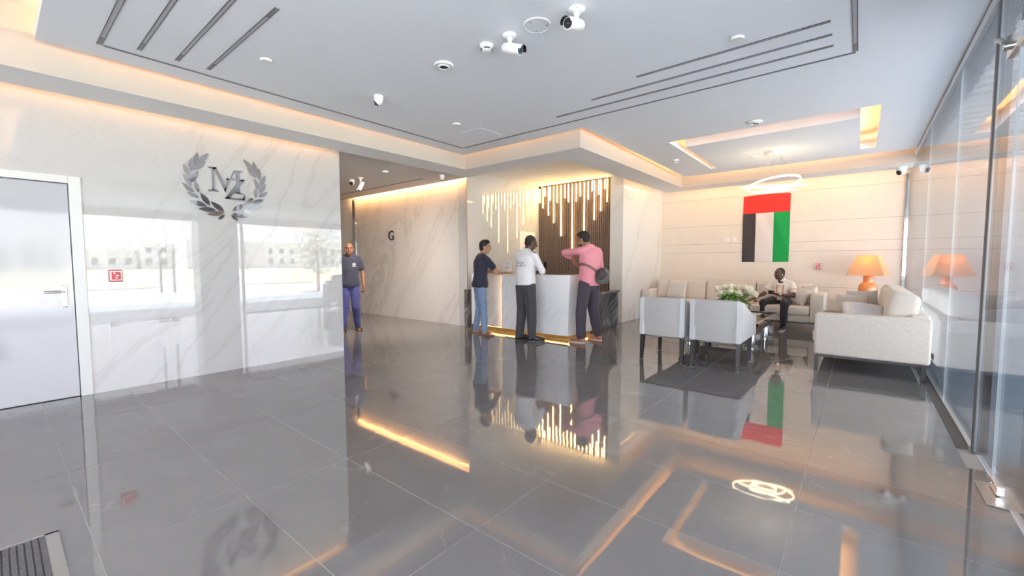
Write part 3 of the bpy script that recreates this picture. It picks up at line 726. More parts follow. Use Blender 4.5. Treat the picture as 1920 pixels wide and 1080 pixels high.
disc(-1.455, 8.22, ZC, .05, 'small round cover on the ceiling beside the pendant canopy')
disc(-6.75, 4.63, 2.97, .055, 'small white round cover on the corridor ceiling')
disc(-6.90, 3.75, 2.97, .05, 'small dark round fitting on the corridor ceiling by the marble wall', name='ceiling_spot')
sp = thing('ceiling_speaker', (-1.93, 2.67, ZC), 'large round white ceiling speaker between the two bullet cameras', 'speaker')
part('rim', MB().lathe([(.103, 0), (.102, -.008), (.096, -.010), (.093, -.004)], sp.location, 36, cap=False), M['white_plastic'], sp, True)
part('grille', MB().lathe([(.095, -.003), (.095, -.007), (.04, -.009)], sp.location, 36), M['ceiling'], sp, True)
for a in (.5, 2.3, 4.6):
    part('screw', MB().cyl((-1.93+.07*math.cos(a), 2.67+.07*math.sin(a), ZC-.007), (-1.93+.07*math.cos(a), 2.67+.07*math.sin(a), ZC-.013), .005), M['steel'], sp, True)
def smoke(x, y, z, lab, r=.056):
    o = thing('smoke_detector', (x, y, z), lab, 'smoke detector')
    part('base', MB().lathe([(r, 0), (r, -.014), (r*.96, -.022), (r*.90, -.024)], (x, y, z), 28), M['white_plastic'], o, True)
    part('head', MB().lathe([(r*.90, -.022), (r*.84, -.034), (r*.62, -.048), (r*.45, -.054)], (x, y, z), 28), M['white_plastic'], o, True)
    for k in range(4):
        a0 = k*PI/2+.3
        v = MB().tube([(x+math.cos(a0+i*.2)*r*.82, y+math.sin(a0+i*.2)*r*.82, z-.036) for i in range(6)], [.0045]*6, 6)
        part('vent', v, M['black'], o, True)
smoke(-2.425, 2.65, ZC, 'white smoke detector on the grey ceiling, left of the nearest bullet cameras')
smoke(-2.54, 7.60, ZC, 'white smoke detector on the ceiling left of the lit lounge recess')
def bullet(x, y, z, d, lab, scale=1.0, lens='black', drop=.075):
    o = thing('bullet_camera', (x, y, z), lab, 'security camera')
    d = Vector(d).normalized()
    B = MB().lathe([(.058*scale, 0), (.058*scale, -.008), (.052*scale, -.016), (.030*scale, -.026)], (x, y, z), 26)
    part('mount', B, M['white_plastic'], o, True)
    for k in range(3):
        a = 1+k*2.1; part('screw', MB().cyl((x+.048*scale*math.cos(a), y+.048*scale*math.sin(a), z-.010*scale), (x+.048*scale*math.cos(a), y+.048*scale*math.sin(a), z-.018*scale), .005*scale), M['steel'], o)
    j = Vector((x, y, z-drop*scale))
    part('arm', MB().cap((x, y, z-.022*scale), j, .017*scale, .015*scale).ell((x, y, z-.034*scale), (.022*scale,)*3), M['white_plastic'], o, True)
    side = d.cross(Vector((0, 0, 1))).normalized(); up = side.cross(d)
    a = j-up*.030*scale-d*.05*scale; L = .17*scale; R = .040*scale
    pts = [a, a+d*.008*scale, a+d*L*.5, a+d*L*.97, a+d*L]; rad = [R*.8, R*.94, R, R, R*.97]
    bd = MB().tube(pts, rad, 26); part('housing', bd, M['white_plastic'], o, 45)
    cover = MB()
    ang = [PI*(i/12) for i in range(13)]
    def arc(c, r): return [c+side*math.cos(t)*r+up*math.sin(t)*r for t in ang]
    f0, f1 = a+d*L*.25, a+d*(L+.03*scale)
    q = [arc(f0, R*1.10), arc(f1, R*1.10), arc(f1, R*1.03), arc(f0, R*1.03)]
    n = 13
    vs = [v for r_ in q for v in r_]; fs = []
    for k in range(4):
        k2 = (k+1) % 4
        for i in range(n-1): fs.append((k*n+i, k*n+i+1, k2*n+i+1, k2*n+i))
    fs += [(0, n, 2*n, 3*n), (n-1, 2*n-1, 3*n-1, 4*n-1)]
    cover.add(vs, fs); part('sun_shield', cover, [M['white_plastic']], o, 45)
    ln = MB(); qa, qb = arc(f1+d*.001, R*1.085), arc(f1-d*.05*scale, R*1.025); qc = arc(f1+d*.001, R*1.02)
    ln.add(qa+qc+qb, [(i, i+1, n+i+1, n+i) for i in range(n-1)]+[(n+i, n+i+1, 2*n+i+1, 2*n+i) for i in range(n-1)])
    part('shield_lining', ln, M['black'], o, 45)
    dsk = part('face', MB().tube([a+d*(L-.001), a+d*(L+.004*scale)], [R*.82, R*.80], 24), M[lens], o, True)
    part('lens', MB().ell(a+d*(L+.003*scale), (.014*scale,)*3), M['lens'], dsk, True)
    return o
M['lens'] = plain('lens_glass', (.01, .012, .02), .03, coat=1)
M['lens_blue'] = plain('camera_face_blue', (.06, .10, .13), .15, coat=.6)
bullet(-2.18, 2.65, ZC, (.94, .12, -.36), 'white bullet camera with a bluish lens pointing right, nearer the smoke detector', .95, 'lens_blue')
bullet(-1.60, 2.685, ZC, (-.05, -1.0, -.30), 'white bullet camera with a dark lens pointing at the viewer, right of the speaker', 1.0, 'black')
bullet(-7.62, 4.66, 2.97, (-.35, -.25, -.80), 'white bullet camera pointing down from the corridor ceiling', 1.0, 'black', .11)
def turret(x, y, z, d, lab, s=1.0):
    o = thing('dome_camera', (x, y, z), lab, 'security camera')
    part('base', MB().lathe([(.052*s, 0), (.052*s, -.02*s), (.050*s, -.045*s), (.046*s, -.055*s)], (x, y, z), 26), M['white_plastic'], o, True)
    d = Vector(d).normalized(); c = Vector((x, y, z-.055*s))
    part('ball', MB().ell(c, (.045*s,)*3, nu=20, nv=12), M['white_plastic'], o, True)
    f = part('face', MB().tube([c+d*.030*s, c+d*.043*s, c+d*.047*s], [.034*s, .030*s, .022*s], 22), M['black'], o, True)
    part('lens', MB().ell(c+d*.046*s, (.012*s,)*3), M['lens'], f, True)
turret(-4.03, 2.70, ZC, (-.6, -.5, -.75), 'white dome camera hanging from the ceiling near the thin slot line', .98)
turret(-7.93, 4.66, 2.97, (.55, -.75, -.5), 'white dome camera on the corridor ceiling close to the marble wall', 1.1)
turret(-5.79, 5.14, 2.86, (-.4, .4, -.7), 'small white dome camera under the soffit at the corridor mouth', .9)
turret(.50, 10.13-.12, 2.93, (-.70, -.55, -.35), 'white dome camera with dark face under the soffit beside the glass', 1.35)
turret(-6.02, 8.44, 3.17, (.5, -.55, -.5), 'white dome camera on the reception ceiling at the corner of the slatted wall', 1.0)
spk = thing('sprinkler', (-5.3, 7.62, 3.17), 'small dark sprinkler head on the warm reception ceiling', 'sprinkler')
part('rosette', MB().lathe([(.032, 0), (.03, -.006), (.012, -.01)], spk.location, 18), M['steel'], spk, True)
part('deflector', MB().cyl((-5.3, 7.62, 3.16), (-5.3, 7.62, 3.135), .007).lathe([(.02, -.035), (.02, -.038)], spk.location, 14), M['steel'], spk)
# access hatch, flush
tag(part('access_hatch', MB().rbox((-4.34, 4.17, ZC-.003), (-3.92, 4.59, ZC+.01), .002, 1), M['ceiling']), 'flush square access hatch in the grey ceiling near the slot corner', 'hatch')

# linear slots in the ceiling
def slot(name, x0, y0, x1, y1, wdt, lab, g='linear ceiling diffusers'):
    o = thing(name, ((x0+x1)/2, (y0+y1)/2, ZC), lab, 'air diffuser', g)
    lx = abs(x1-x0) > abs(y1-y0); h = wdt/2; z0, z1 = ZC-.004, ZC+.004
    fr = MB()
    if lx:
        a, b = min(x0, x1), max(x0, x1)
        for s_ in (-1, 1): fr.box((a, y0+s_*h-s_*.004, z0), (b, y0+s_*h, z1))
        bl = MB().box((a, y0-h, z0+.002), (b, y0+h, z1)); split = [a+.16, b-.16]
        sps = [MB().box((q-.004, y0-h, z0-.0005), (q+.004, y0+h, z1)) for q in split]
    else:
        a, b = min(y0, y1), max(y0, y1)
        for s_ in (-1, 1): fr.box((x0+s_*h-s_*.004, a, z0), (x0+s_*h, b, z1))
        bl = MB().box((x0-h, a, z0+.002), (x0+h, b, z1)); split = [a+.16, b-.16]
        sps = [MB().box((x0-h, q-.004, z0-.0005), (x0+h, q+.004, z1)) for q in split]
    part('frame', fr, M['slot'], o); part('blade', bl, M['slot_blade'], o); [part('joint', q, M['slot'], o) for q in sps]
    for q0, q1 in ((a+.004, a+.15), (b-.15, b-.004)):
        part('end_piece', MB().box((q0, y0-h+.004, z0+.001), (q1, y0+h-.004, z1)) if lx else MB().box((x0-h+.004, q0, z0+.001), (x0+h-.004, q1, z1)), M['slot_end'], o)
slot('linear_diffuser', -4.83, .645, -.09, .645, .034, 'longest near slot diffuser, forming the near edge of the ceiling rectangle')
slot('linear_diffuser', -.09, .67, -.09, 4.70, .034, 'slot diffuser along the glass side of the ceiling rectangle')
slot('linear_diffuser', -4.70, .87, -1.99, .87, .030, 'near slot diffuser second from the near edge of the rectangle')
slot('linear_diffuser', -4.69, 1.12, -2.60, 1.12, .030, 'near slot diffuser third from the near edge of the rectangle')
slot('linear_diffuser', -4.68, 1.35, -3.20, 1.35, .030, 'shortest near slot diffuser, innermost of the left set')
slot('linear_diffuser', -4.83, 4.72, -.09, 4.72, .022, 'long thin slot along the far edge of the ceiling rectangle')
slot('linear_diffuser', -4.83, .67, -4.83, 4.70, .022, 'long thin slot along the marble wall side of the ceiling rectangle')
slot('linear_diffuser', -2.93, 4.46, -.23, 4.46, .030, 'far slot diffuser next to the far edge of the rectangle')
slot('linear_diffuser', -2.33, 4.24, -.23, 4.24, .030, 'middle far slot diffuser of the right set')
slot('linear_diffuser', -1.72, 4.00, -.23, 4.00, .030, 'shortest far slot diffuser, innermost of the right set')
o = thing('linear_diffuser', (-8.2, 5.5, 2.97), 'thin slot diffuser in the corridor ceiling beside the veined wall', 'air diffuser')
part('blade', MB().box((-9.9, 5.48, 2.966), (-6.77, 5.51, 2.972)), M['slot'], o)

# ================================================================== PENDANT
pd = thing('pendant_lamp', (-1.13, 8.06, ZC), 'pendant lamp of tilted glowing rings hung on fine wires above the lounge', 'lamp')
part('canopy', MB().lathe([(.135, 0), (.135, -.04), (.12, -.052), (.05, -.054)], pd.location, 36), M['white_plastic'], pd, True)
vd = Vector((-.13, 1.0, 0.0)).normalized(); vr = Vector((1, .13, 0)).normalized()
def ring(c, r, tilt_side, tilt_view, az=0):
    """ring of radius r; tilted across the view and towards it"""
    c = Vector(c); X = (vr*math.cos(tilt_side)+Vector((0, 0, 1))*math.sin(tilt_side)); Y0 = vd*math.cos(tilt_view)+Vector((0, 0, 1))*math.sin(tilt_view)
    Y = (Y0-X*Y0.dot(X)).normalized(); Nn = X.cross(Y)
    pts = [c+X*math.cos(2*PI*i/56)*r+Y*math.sin(2*PI*i/56)*r for i in range(56)]
    outer = MB(); led = MB()
    R = []
    for i in range(56):
        rad = (pts[i]-c).normalized()
        R.append([pts[i]+rad*.007+Nn*.013, pts[i]+rad*.007-Nn*.013, pts[i]-rad*.007-Nn*.013, pts[i]-rad*.007+Nn*.013])
    led.rings(R+[R[0]], False)
    o = part('ring', led, M['led_white'], pd, 30)
    return pts
rgs = [ring((-1.14, 8.08, 2.535), .445, -.045, .165), ring((-1.13, 8.10, 2.575), .37, .16, .02+.42), ring((-1.07, 8.06, 2.475), .26, -.16, .14), ring((-1.10, 8.02, 2.435), .17, .02, .17)]
wr = MB(); hang = []
for pts in rgs:
    for k in (4, 22, 40): hang.append(pts[k])
for i, p in enumerate(hang):
    a = i*2*PI/len(hang); dd = Vector((p.x+1.13, p.y-8.06, 0)).normalized()*.07; w_ = MB().tube([(-1.13+dd.x, 8.06+dd.y, ZC-.05), p], .0008, 5)
    part('wire', w_, M['steel'], pd)


# ================================================================== ARMCHAIRS
def armchair(x, lab):
    o = thing('armchair', (x, 5.98, 0), lab, 'chair', 'grey armchairs with backs to the viewer')
    W2, yb, yf = .295, -.43, .52
    # curved back slab, slightly bowed
    def slab(u0, u1, z0, z1, t=.085):
        n = 10; R = []
        for i in range(n+1):
            u = u0+(u1-u0)*i/n; y = yb+.03*(abs(u/W2))**2
            R.append([Vector((u, y, z0)), Vector((u, y-.012, (z0+z1)/2)), Vector((u, y-.004, z1-.012)), Vector((u, y+.012, z1)), Vector((u, y+t-.014, z1)), Vector((u, y+t, z1-.014)), Vector((u, y+t, z0))])
        return MB().rings(R)
    part('back', slab(-W2+.035, W2-.035, .335, .845), M['leather'], o, 35, False)
    for s in (-1, 1):
        prof = [(yb-.005, .335), (yf, .335), (yf+.005, .56), (yf-.02, .60), (yf-.10, .612), (yf-.28, .62), (yf-.45, .67), (yf-.62, .755), (yb+.14, .80), (yb+.05, .84), (yb, .84)]
        m = MB(); m.prism(prof, .07, (s*W2-(.07 if s > 0 else 0), 0, 0), (0, 1, 0), (0, 0, 1), (1, 0, 0))
        bm = bmesh.new(); vs = [bm.verts.new(v) for v in m.v]
        for f in m.f: bm.faces.new([vs[i] for i in f])
        bmesh.ops.bevel(bm, geom=bm.edges[:], offset=.014, segments=2, affect='EDGES', clamp_overlap=True); bm.verts.index_update()
        m = MB(); m.add([v.co.copy() for v in bm.verts], [tuple(v.index for v in f.verts) for f in bm.faces]); bm.free()
        part('arm', m, M['leather_light'], o, 35, False)
        part('piping', MB().tube([(s*(W2-.048), yb-.004, .34), (s*(W2-.048), yb-.016, .59), (s*(W2-.048), yb-.006, .836), (s*(W2-.048), yb+.03, .848)], .0055, 8), M['leather_light'], o, True, False)
    part('seat', MB().rbox((-W2+.07, yb+.085, .30), (W2-.07, yf-.02, .47), .03, 3), M['leather_light'], o, True, False)
    part('seat_frame', MB().box((-W2+.06, yb+.06, .318), (W2-.06, yf-.02, .345)), M['black_wood'], o, False, False)
    for lx in (-1, 1):
        for ly, k in ((yb+.05, -1), (yf-.24, 1)):
            a = Vector((lx*(W2-.035), ly, .335)); b = Vector((lx*(W2-.03), ly-(.035 if k < 0 else 0), 0.004))
            q = MB().rings([[p+Vector((sx_*r, sy_*r, 0)) for sx_, sy_ in ((-1, -1), (1, -1), (1, 1), (-1, 1))] for p, r in ((b, .018), (a, .026))])
            L = part('leg', q, M['black_wood'], o, False, False)
            part('glide', MB().lathe([(.016, 0), (.016, .005)], b-Vector((0, 0, .004)), 10), M['steel'], L, False, False)
    return o
armchair(-2.00, 'grey leatherette armchair with black legs, on the side nearer the reception desk')
armchair(-1.345, 'grey leatherette armchair with black legs, on the side nearer the beige sofa')

# ================================================================== SOFAS
def cushion(mb, c, sx_, sy_, sz_, rot=None, puff=.5, n=12):
    """pillow: square outline, fat middle, thin edges"""
    c = Vector(c); rot = rot or Matrix.Identity(3)
    def fn(s):
        def g(u, v):
            a, b = 2*u-1, 2*v-1
            k = (1-abs(a)**2.6)**.5*(1-abs(b)**2.6)**.5
            pin = 1-.06*(1-abs(a)**2)*abs(b)**3-0; pin2 = 1-.06*(1-abs(b)**2)*abs(a)**3
            return c+rot @ Vector((a*sx_/2*pin2, s*(sy_/2*k+.004), b*sz_/2*pin))
        return g
    mb.grid(fn(1), n, n); mb.grid(fn(-1), n, n)
    # weld rim
    w = n+1; o1 = len(mb.v)-2*w*w; o2 = len(mb.v)-w*w
    rim = [i for i in range(w)]+[w*(j+1)-1 for j in range(1, w)]+[w*(w-1)+i for i in range(w-2, -1, -1)]+[w*j for j in range(w-2, 0, -1)]
    for i in range(len(rim)):
        a, b = rim[i], rim[(i+1) % len(rim)]; mb.f.append((o1+a, o1+b, o2+b, o2+a)); mb.mi.append(mb.cur)
    return mb
def soft_box(a, b, r, puff=0.02, n=3):
    """upholstery block with a gently swollen top"""
    m = MB().rbox(a, b, r, n)
    return m
# sofa along the glass (seen end-on)
so1 = thing('sofa', (.12, 7.7, 0), 'beige linen sofa along the glass front, its near arm facing the viewer', 'sofa')
sx0, sx1, sy0, sy1 = -.40, .625, 6.29, 9.15
part('arm', MB().rbox((sx0, sy0, .19), (sx1, sy0+.20, .69), .03, 3), M['sofa'], so1, True)
part('arm', MB().rbox((sx0, sy1-.20, .19), (sx1, sy1, .69), .03, 3), M['sofa'], so1, True)
part('base', MB().rbox((sx0+.03, sy0+.15, .19), (sx1, sy1-.15, .30), .015, 2), M['sofa'], so1, True)
part('back_frame', MB().rbox((sx1-.17, sy0+.15, .19), (sx1, sy1-.15, .72), .03, 3), M['sofa'], so1, True)
for k in range(3):
    a = sy0+.205+k*.815
    part('seat_cushion', MB().rbox((sx0-.03, a, .295), (sx1-.16, a+.81, .47), .05, 4), M['sofa'], so1, True)
    m = MB().rbox((-.14, -.40, 0), (.14, .40, .50), .075, 5)
    m.move(Matrix.Translation((sx1-.28, a+.405, .45)) @ Matrix.Rotation(math.radians(9), 4, 'Y'))
    part('back_cushion', m, M['sofa'], so1, True)
part('frame_rail', MB().box((sx0+.02, sy0+.02, .165), (sx1-.02, sy1-.02, .19)), M['black_wood'], so1)
for x in (sx0+.03, sx1-.05):
    for y in (sy0+.03, sy1-.05): part('leg', MB().box((x-.02, y-.02, 0), (x+.02, y+.02, .17)), M['black'], so1)
# sofa along the back wall
so2 = thing('sofa', (-2.2, 10.1, 0), 'long beige linen sofa along the panelled wall under the flag', 'sofa')
ax0, ax1, ay0, ay1 = -3.92, -.47, 9.58, 10.62
part('arm', MB().rbox((ax0, ay0, .19), (ax0+.22, ay1, .68), .03, 3), M['sofa'], so2, True)
part('arm', MB().rbox((ax1-.22, ay0, .17), (ax1, ay1, .71), .03, 3), M['sofa'], so2, True)
part('base', MB().rbox((ax0+.15, ay0+.03, .17), (ax1-.15, ay1, .30), .015, 2), M['sofa'], so2, True)
part('back_frame', MB().rbox((ax0+.15, ay1-.18, .19), (ax1-.15, ay1, .74), .03, 3), M['sofa'], so2, True)
for k in range(3):
    a = ax0+.225+k*1.002
    part('seat_cushion', MB().rbox((a, ay0-.02, .295), (a+.995, ay1-.17, .47), .05, 4), M['sofa'], so2, True)
    m = MB().rbox((-.497, -.12, 0), (.497, .12, .44), .055, 4)
    m.move(Matrix.Translation((a+.497, ay1-.25, .44)) @ Matrix.Rotation(math.radians(-8), 4, 'X'))
    part('back_cushion', m, M['sofa'], so2, True)
part('frame_rail', MB().box((ax0+.02, ay0+.02, .145), (ax1-.02, ay1-.02, .175)), M['black_wood'], so2)
for x in (ax0+.05, -2.2, ax1-.05):
    for y in (ay0+.05, ay1-.05): part('leg', MB().box((x-.025, y-.025, 0), (x+.025, y+.025, .15)), M['steel_light'], so2)

def pillow(c, s, th, rz, lean, m, lab, roll=0, g='throw pillows on the sofas'):
    """rz: direction the pillow faces (0 = -y); lean back in degrees"""
    rot = (Matrix.Rotation(rz, 3, 'Z') @ Matrix.Rotation(math.radians(-lean), 3, 'X') @ Matrix.Rotation(math.radians(roll), 3, 'Y'))
    o = part('throw_pillow', cushion(MB(), (0, 0, 0), s, th, s, rot), m, None, True); o.location = c
    tag(o, lab, 'pillow', g)
    return o
pillow((-3.50, 10.06, .70), .46, .15, .1, 18, M['pillow_cream'], 'plain cream pillow at the far left of the long sofa, behind the striped one')
pillow((-3.22, 9.93, .69), .44, .15, -.1, 20, M['pillow_cream'], 'pale striped pillow at the left end of the long sofa')
pillow((-.88, 9.90, .645), .34, .15, -.5, 22, M['pillow_cream'], 'cream pillow leaning beside the seated man', 14)
pillow((-.76, 10.10, .665), .37, .15, -.75, 14, M['sofa'], 'beige pillow in the right corner of the long sofa', -8)
pillow((-.06, 7.75, .655), .40, .15, PI/2-1.05, 12, M['pillow_tan'], 'tan striped pillow standing on the sofa along the glass')
pillow((.06, 8.10, .67), .44, .15, PI/2-.95, 10, M['pillow_taupe'], 'taupe pillow behind the tan striped one on the glass-side sofa')
pillow((.06, 6.82, .655), .44, .15, .35, 58, M['pillow_silver'], 'shiny silver pillow lying behind the near arm of the glass-side sofa', 12)
pillow((-.22, 7.05, .57), .26, .10, .1, 55, M['pillow_brown'], 'small brown nubby pillow beside the silver pillow on the glass-side sofa')

# ================================================================== TABLES, LAMP, FLOWERS
ct = thing('coffee_table', (-1.72, 7.6, 0), 'low coffee table with smoked glass top, steel rim and clear drum legs', 'table')
tx0, tx1, ty0, ty1 = -2.35, -1.08, 6.80, 8.60
part('table_top', MB().box((tx0+.02, ty0+.02, .415), (tx1-.02, ty1-.02, .43)), M['smoked'], ct)
rim = MB().box((tx0, ty0, .395), (tx0+.03, ty1, .435)).box((tx1-.03, ty0, .395), (tx1, ty1, .435)).box((tx0, ty0, .395), (tx1, ty0+.03, .435)).box((tx0, ty1-.03, .395), (tx1, ty1, .435))
part('rim', rim, M['chrome'], ct)
part('lower_shelf', MB().rbox((tx0+.10, ty0+.25, .25), (tx1-.06, ty1-.25, .335), .01, 2), M['wood_dark'] if 'wood_dark' in M else M['slat'], ct)
for x, y in ((tx0+.25, ty0+.42), (tx1-.17, ty0+.52), (tx0+.25, ty1-.22), (tx1-.15, ty1-.18)):
    q = MB(); q.lathe([(.14, .0), (.14, .25), (.128, .25), (.128, .0)], (x, y, 0), 28, cap=False)
    L = part('drum_leg', q, M['clear'], ct, True)
    part('cap_ring', MB().lathe([(.142, .0), (.142, .02), (.12, .02), (.12, 0)], (x, y, 0), 28, cap=False).lathe([(.142, .375), (.142, .395), (.05, .395), (.05, .375)], (x, y, 0), 28, cap=False), M['chrome'], L, True)
    part('core', MB().lathe([(.05, .02), (.045, .37)], (x, y, 0), 16), M['chrome'], L, True)
mg = thing('magazine', (-1.35, 8.05, .435), 'magazine lying on the glass coffee table', 'magazine')
part('pages', MB().box((-1.47, 7.92, .431), (-1.25, 8.22, .440)), M['paper'], mg); part('cover', MB().box((-1.475, 7.915, .440), (-1.245, 8.225, .443)), M['pillow_taupe'], mg)
# flowers
fv = thing('flower_arrangement', (-1.58, 7.75, .435), 'bunch of cream roses with green leaves in a bowl on the coffee table', 'flowers')
fc = Vector((-1.58, 7.75, .435))
part('bowl', MB().lathe([(.05, 0), (.09, .03), (.105, .08), (.098, .125), (.09, .125), (.095, .08), (.08, .035), (.04, .012)], fc, 24, cap=False), M['clear'], fv, True)
random.seed(3)
blooms = [(-.28, 0, .40), (-.17, .05, .43), (-.20, -.08, .33), (-.06, .02, .44), (-.04, -.10, .36), (.06, .06, .40), (.08, -.09, .34), (.16, .00, .43), (.22, .08, .41), (.26, -.05, .37), (.30, .03, .33), (-.10, .12, .38), (.02, .14, .42)]
for bx, by, bz in blooms:
    bz += .025; c = fc+Vector((bx*.95, by, bz)); d = (Vector((bx, by-.10, .26))).normalized()
    st = part('stem', MB().tube([fc+Vector((bx*.1, by*.1, .03)), fc+Vector((bx*.45, by*.45, bz*.55)), c], [.004, .004, .004], 6), M['stem'], fv, True)
    m = MB(); side = d.orthogonal().normalized(); fw = d.cross(side)
    for lay, (rad, cnt, tilt, L) in enumerate(((.010, 4, .05, .050), (.022, 5, .25, .056), (.034, 6, .50, .058), (.044, 7, .85, .054))):
        for k in range(cnt):
            a = 2*PI*k/cnt+lay*.5+random.random()*.3
            out = side*math.cos(a)+fw*math.sin(a); tng = d.cross(out)
            base = c+out*rad*.62-d*.012*lay; tip = (d*math.cos(tilt)+out*math.sin(tilt)).normalized()
            nrm = tng.cross(tip).normalized()
            rot = Matrix((tng, nrm, tip)).transposed()
            m.ell(base+tip*L*.5, (.027, .007, L*.60), rot, 8, 5)
    m.ell(c+d*.010, (.034, .034, .030), None, 10, 6)
    part('bloom', m, M['petal'], fv, True)
for k in range(96):
    a = random.random()*2*PI; r = random.uniform(.04, .23); z = random.uniform(.20, .43)-r*.30
    c = fc+Vector((math.cos(a)*r, math.sin(a)*r*.8, z)); tip = Vector((math.cos(a+random.uniform(-.5, .5)), math.sin(a+random.uniform(-.5, .5)), random.uniform(-.5, .3))).normalized()
    tng = tip.cross(Vector((0, 0, 1))).normalized(); nrm = tng.cross(tip)
    m = MB(); pts = [(-1, 0, 0), (-.5, .36, .05), (.1, .42, .08), (.65, .24, .03), (1, 0, -.06), (.65, -.24, .03), (.1, -.42, .08), (-.5, -.36, .05)]
    L = random.uniform(.06, .10); vs = [c+tip*p[0]*L+tng*p[1]*L*.9+nrm*p[2]*L for p in pts]; vs2 = [v-nrm*.0015 for v in vs]
    m.add(vs+vs2, [tuple(range(8)), tuple(range(15, 7, -1))]+[(i, (i+1) % 8, 8+(i+1) % 8, 8+i) for i in range(8)])
    part('leaf', m, M['leaf'], fv)
# side table with lamp in the corner
st_ = thing('side_table', (.13, 10.25, 0), 'small dark corner table carrying the orange lamp, behind the sofas', 'table')
part('table_top', MB().rbox((-.26, 9.90, .52), (.53, 10.65, .56), .006, 2), M['black_wood'], st_)
for x in (-.22, .49):
    for y in (9.94, 10.61): part('leg', MB().box((x-.02, y-.02, 0), (x+.02, y+.02, .52)), M['black_wood'], st_)
lp = thing('table_lamp', (.13, 10.30, .56), 'table lamp with orange ceramic base and glowing cream shade', 'lamp')
lc = Vector((.13, 10.30, .56))
part('base', MB().lathe([(.080, 0), (.09, .012), (.115, .06), (.138, .15), (.143, .24), (.135, .305), (.108, .345), (.076, .365), (.072, .47), (.080, .485), (.080, .50), (.03, .505)], lc, 36), M['ceramic'], lp, True)
part('neck', MB().cyl(lc+Vector((0, 0, .51)), lc+Vector((0, 0, .60)), .018), M['brass'], lp, True)
def frust(hx, hy, z, c=.06):
    k = c*hx; return [Vector((x, y, z)) for x, y in ((-hx+k, -hy), (hx-k, -hy), (hx, -hy+k), (hx, hy-k), (hx-k, hy), (-hx+k, hy), (-hx, hy-k), (-hx, -hy+k))]
sh = MB(); R = [frust(.288, .225, .495), frust(.150, .115, .865), frust(.146, .111, .865), frust(.284, .221, .495)]
sh.rings([[v for v in r] for r in R]+[R[0]], False)
sh.move(Matrix.Translation(lc) @ Matrix.Rotation(math.radians(-14), 4, 'Z'))
part('lamp_shade', sh, M['shade'], lp)
part('bulb', MB().ell(lc+Vector((0, 0, .66)), (.035, .035, .05)), M['led_white'], lp, True)
bl = bpy.data.lights.new('table_lamp_bulb', 'POINT'); bl.energy = 2.0; bl.color = (1, .60, .24); bl.shadow_soft_size = .05
bo = bpy.data.objects.new('table_lamp_bulb', bl); col.objects.link(bo); bo.location = lc+Vector((0, 0, .76))

# ================================================================== DOOR MAT
mt = thing('door_mat', (-1.7, -.5, 0), 'dark ribbed entrance mat with a pale metal edge on the tiled floor', 'mat')
part('edge_strip', MB().box((-3.0, .105, .0005), (-.6, .15, .006)).box((-3.005, -1.4, .0005), (-2.985, .15, .006)), M['steel'], mt)
part('base', MB().box((-2.985, -1.4, .0005), (-.6, .10, .004)), M['mat_dark'] if 'mat_dark' in M else M['black'], mt)
M['mat_rib'] = fabric('charcoal_mat_rib', (.085, .085, .09), 1.0, 150, contrast=.6)
rb = MB()
for i in range(66):
    y = .094-i*.0225; rb.box((-2.98, y-.0085, .004), (-.6, y+.0085, .009))
tag(part('ribs', rb, M['mat_rib'], mt), kind='stuff')

#PEOPLE
# ================================================================== PEOPLE
def rotz(a): return Matrix.Rotation(a, 3, 'Z')
SKIN = {'tan': (.50, .27, .17), 'brown': (.36, .19, .12), 'dark': (.105, .052, .036), 'deep': (.22, .105, .065)}
for k, c in SKIN.items():
    M['skin_'+k] = plain('skin_'+k, c, .5, var=.08, scale=25)
M['eye_white'] = plain('eye_white', (.36, .32, .30), .3); M['iris'] = plain('dark_iris', (.02, .012, .01), .1)
M['hair'] = plain('black_hair', (.012, .010, .010), .6, var=.4, scale=90, bumps=.4)
M['hair_short'] = plain('cropped_hair', (.03, .022, .02), .8, var=.4, scale=120, bumps=.3)
M['lip'] = plain('lips', (.25, .10, .085), .45)
M['navy'] = fabric('navy_jersey', (.030, .034, .060), .9, 260, contrast=.12)
M['jeans'] = fabric('washed_denim', (.20, .29, .46), .9, 60, (1, 1, .35), .30)
M['jogger'] = fabric('indigo_jogger', (.050, .055, .20), .9, 200, contrast=.15)
M['white_shirt'] = fabric('white_poplin', (.80, .80, .82), .8, 200, contrast=.03)
M['cream_shirt'] = fabric('cream_pique', (.78, .73, .66), .85, 240, contrast=.05)
M['pink_shirt'] = fabric('pink_oxford', (.78, .30, .36), .85, 240, contrast=.08)
M['charcoal'] = fabric('charcoal_trouser', (.055, .055, .062), .85, 240, contrast=.12)
M['plum'] = fabric('dark_plum_chino', (.060, .050, .068), .85, 240, contrast=.12)
M['black_cloth'] = fabric('black_trouser', (.022, .020, .026), .85, 240, contrast=.12)
M['tan_shoe'] = plain('tan_leather', (.42, .17, .10), .45, var=.12)
M['black_shoe'] = plain('black_leather', (.02, .02, .024), .25)
M['sandal'] = plain('brown_sandal', (.20, .10, .06), .5)
M['slide'] = plain('black_slide', (.03, .028, .028), .6)
M['sole'] = plain('pale_sole', (.62, .58, .52), .7)
M['bag_grey'] = fabric('grey_canvas_bag', (.12, .12, .11), .8, 150)
M['bag_dark'] = plain('dark_bag_trim', (.05, .035, .04), .6)
M['strap'] = plain('brown_strap', (.22, .09, .06), .5)
M['orange_trim'] = plain('orange_stripe', (.70, .27, .09), .7)

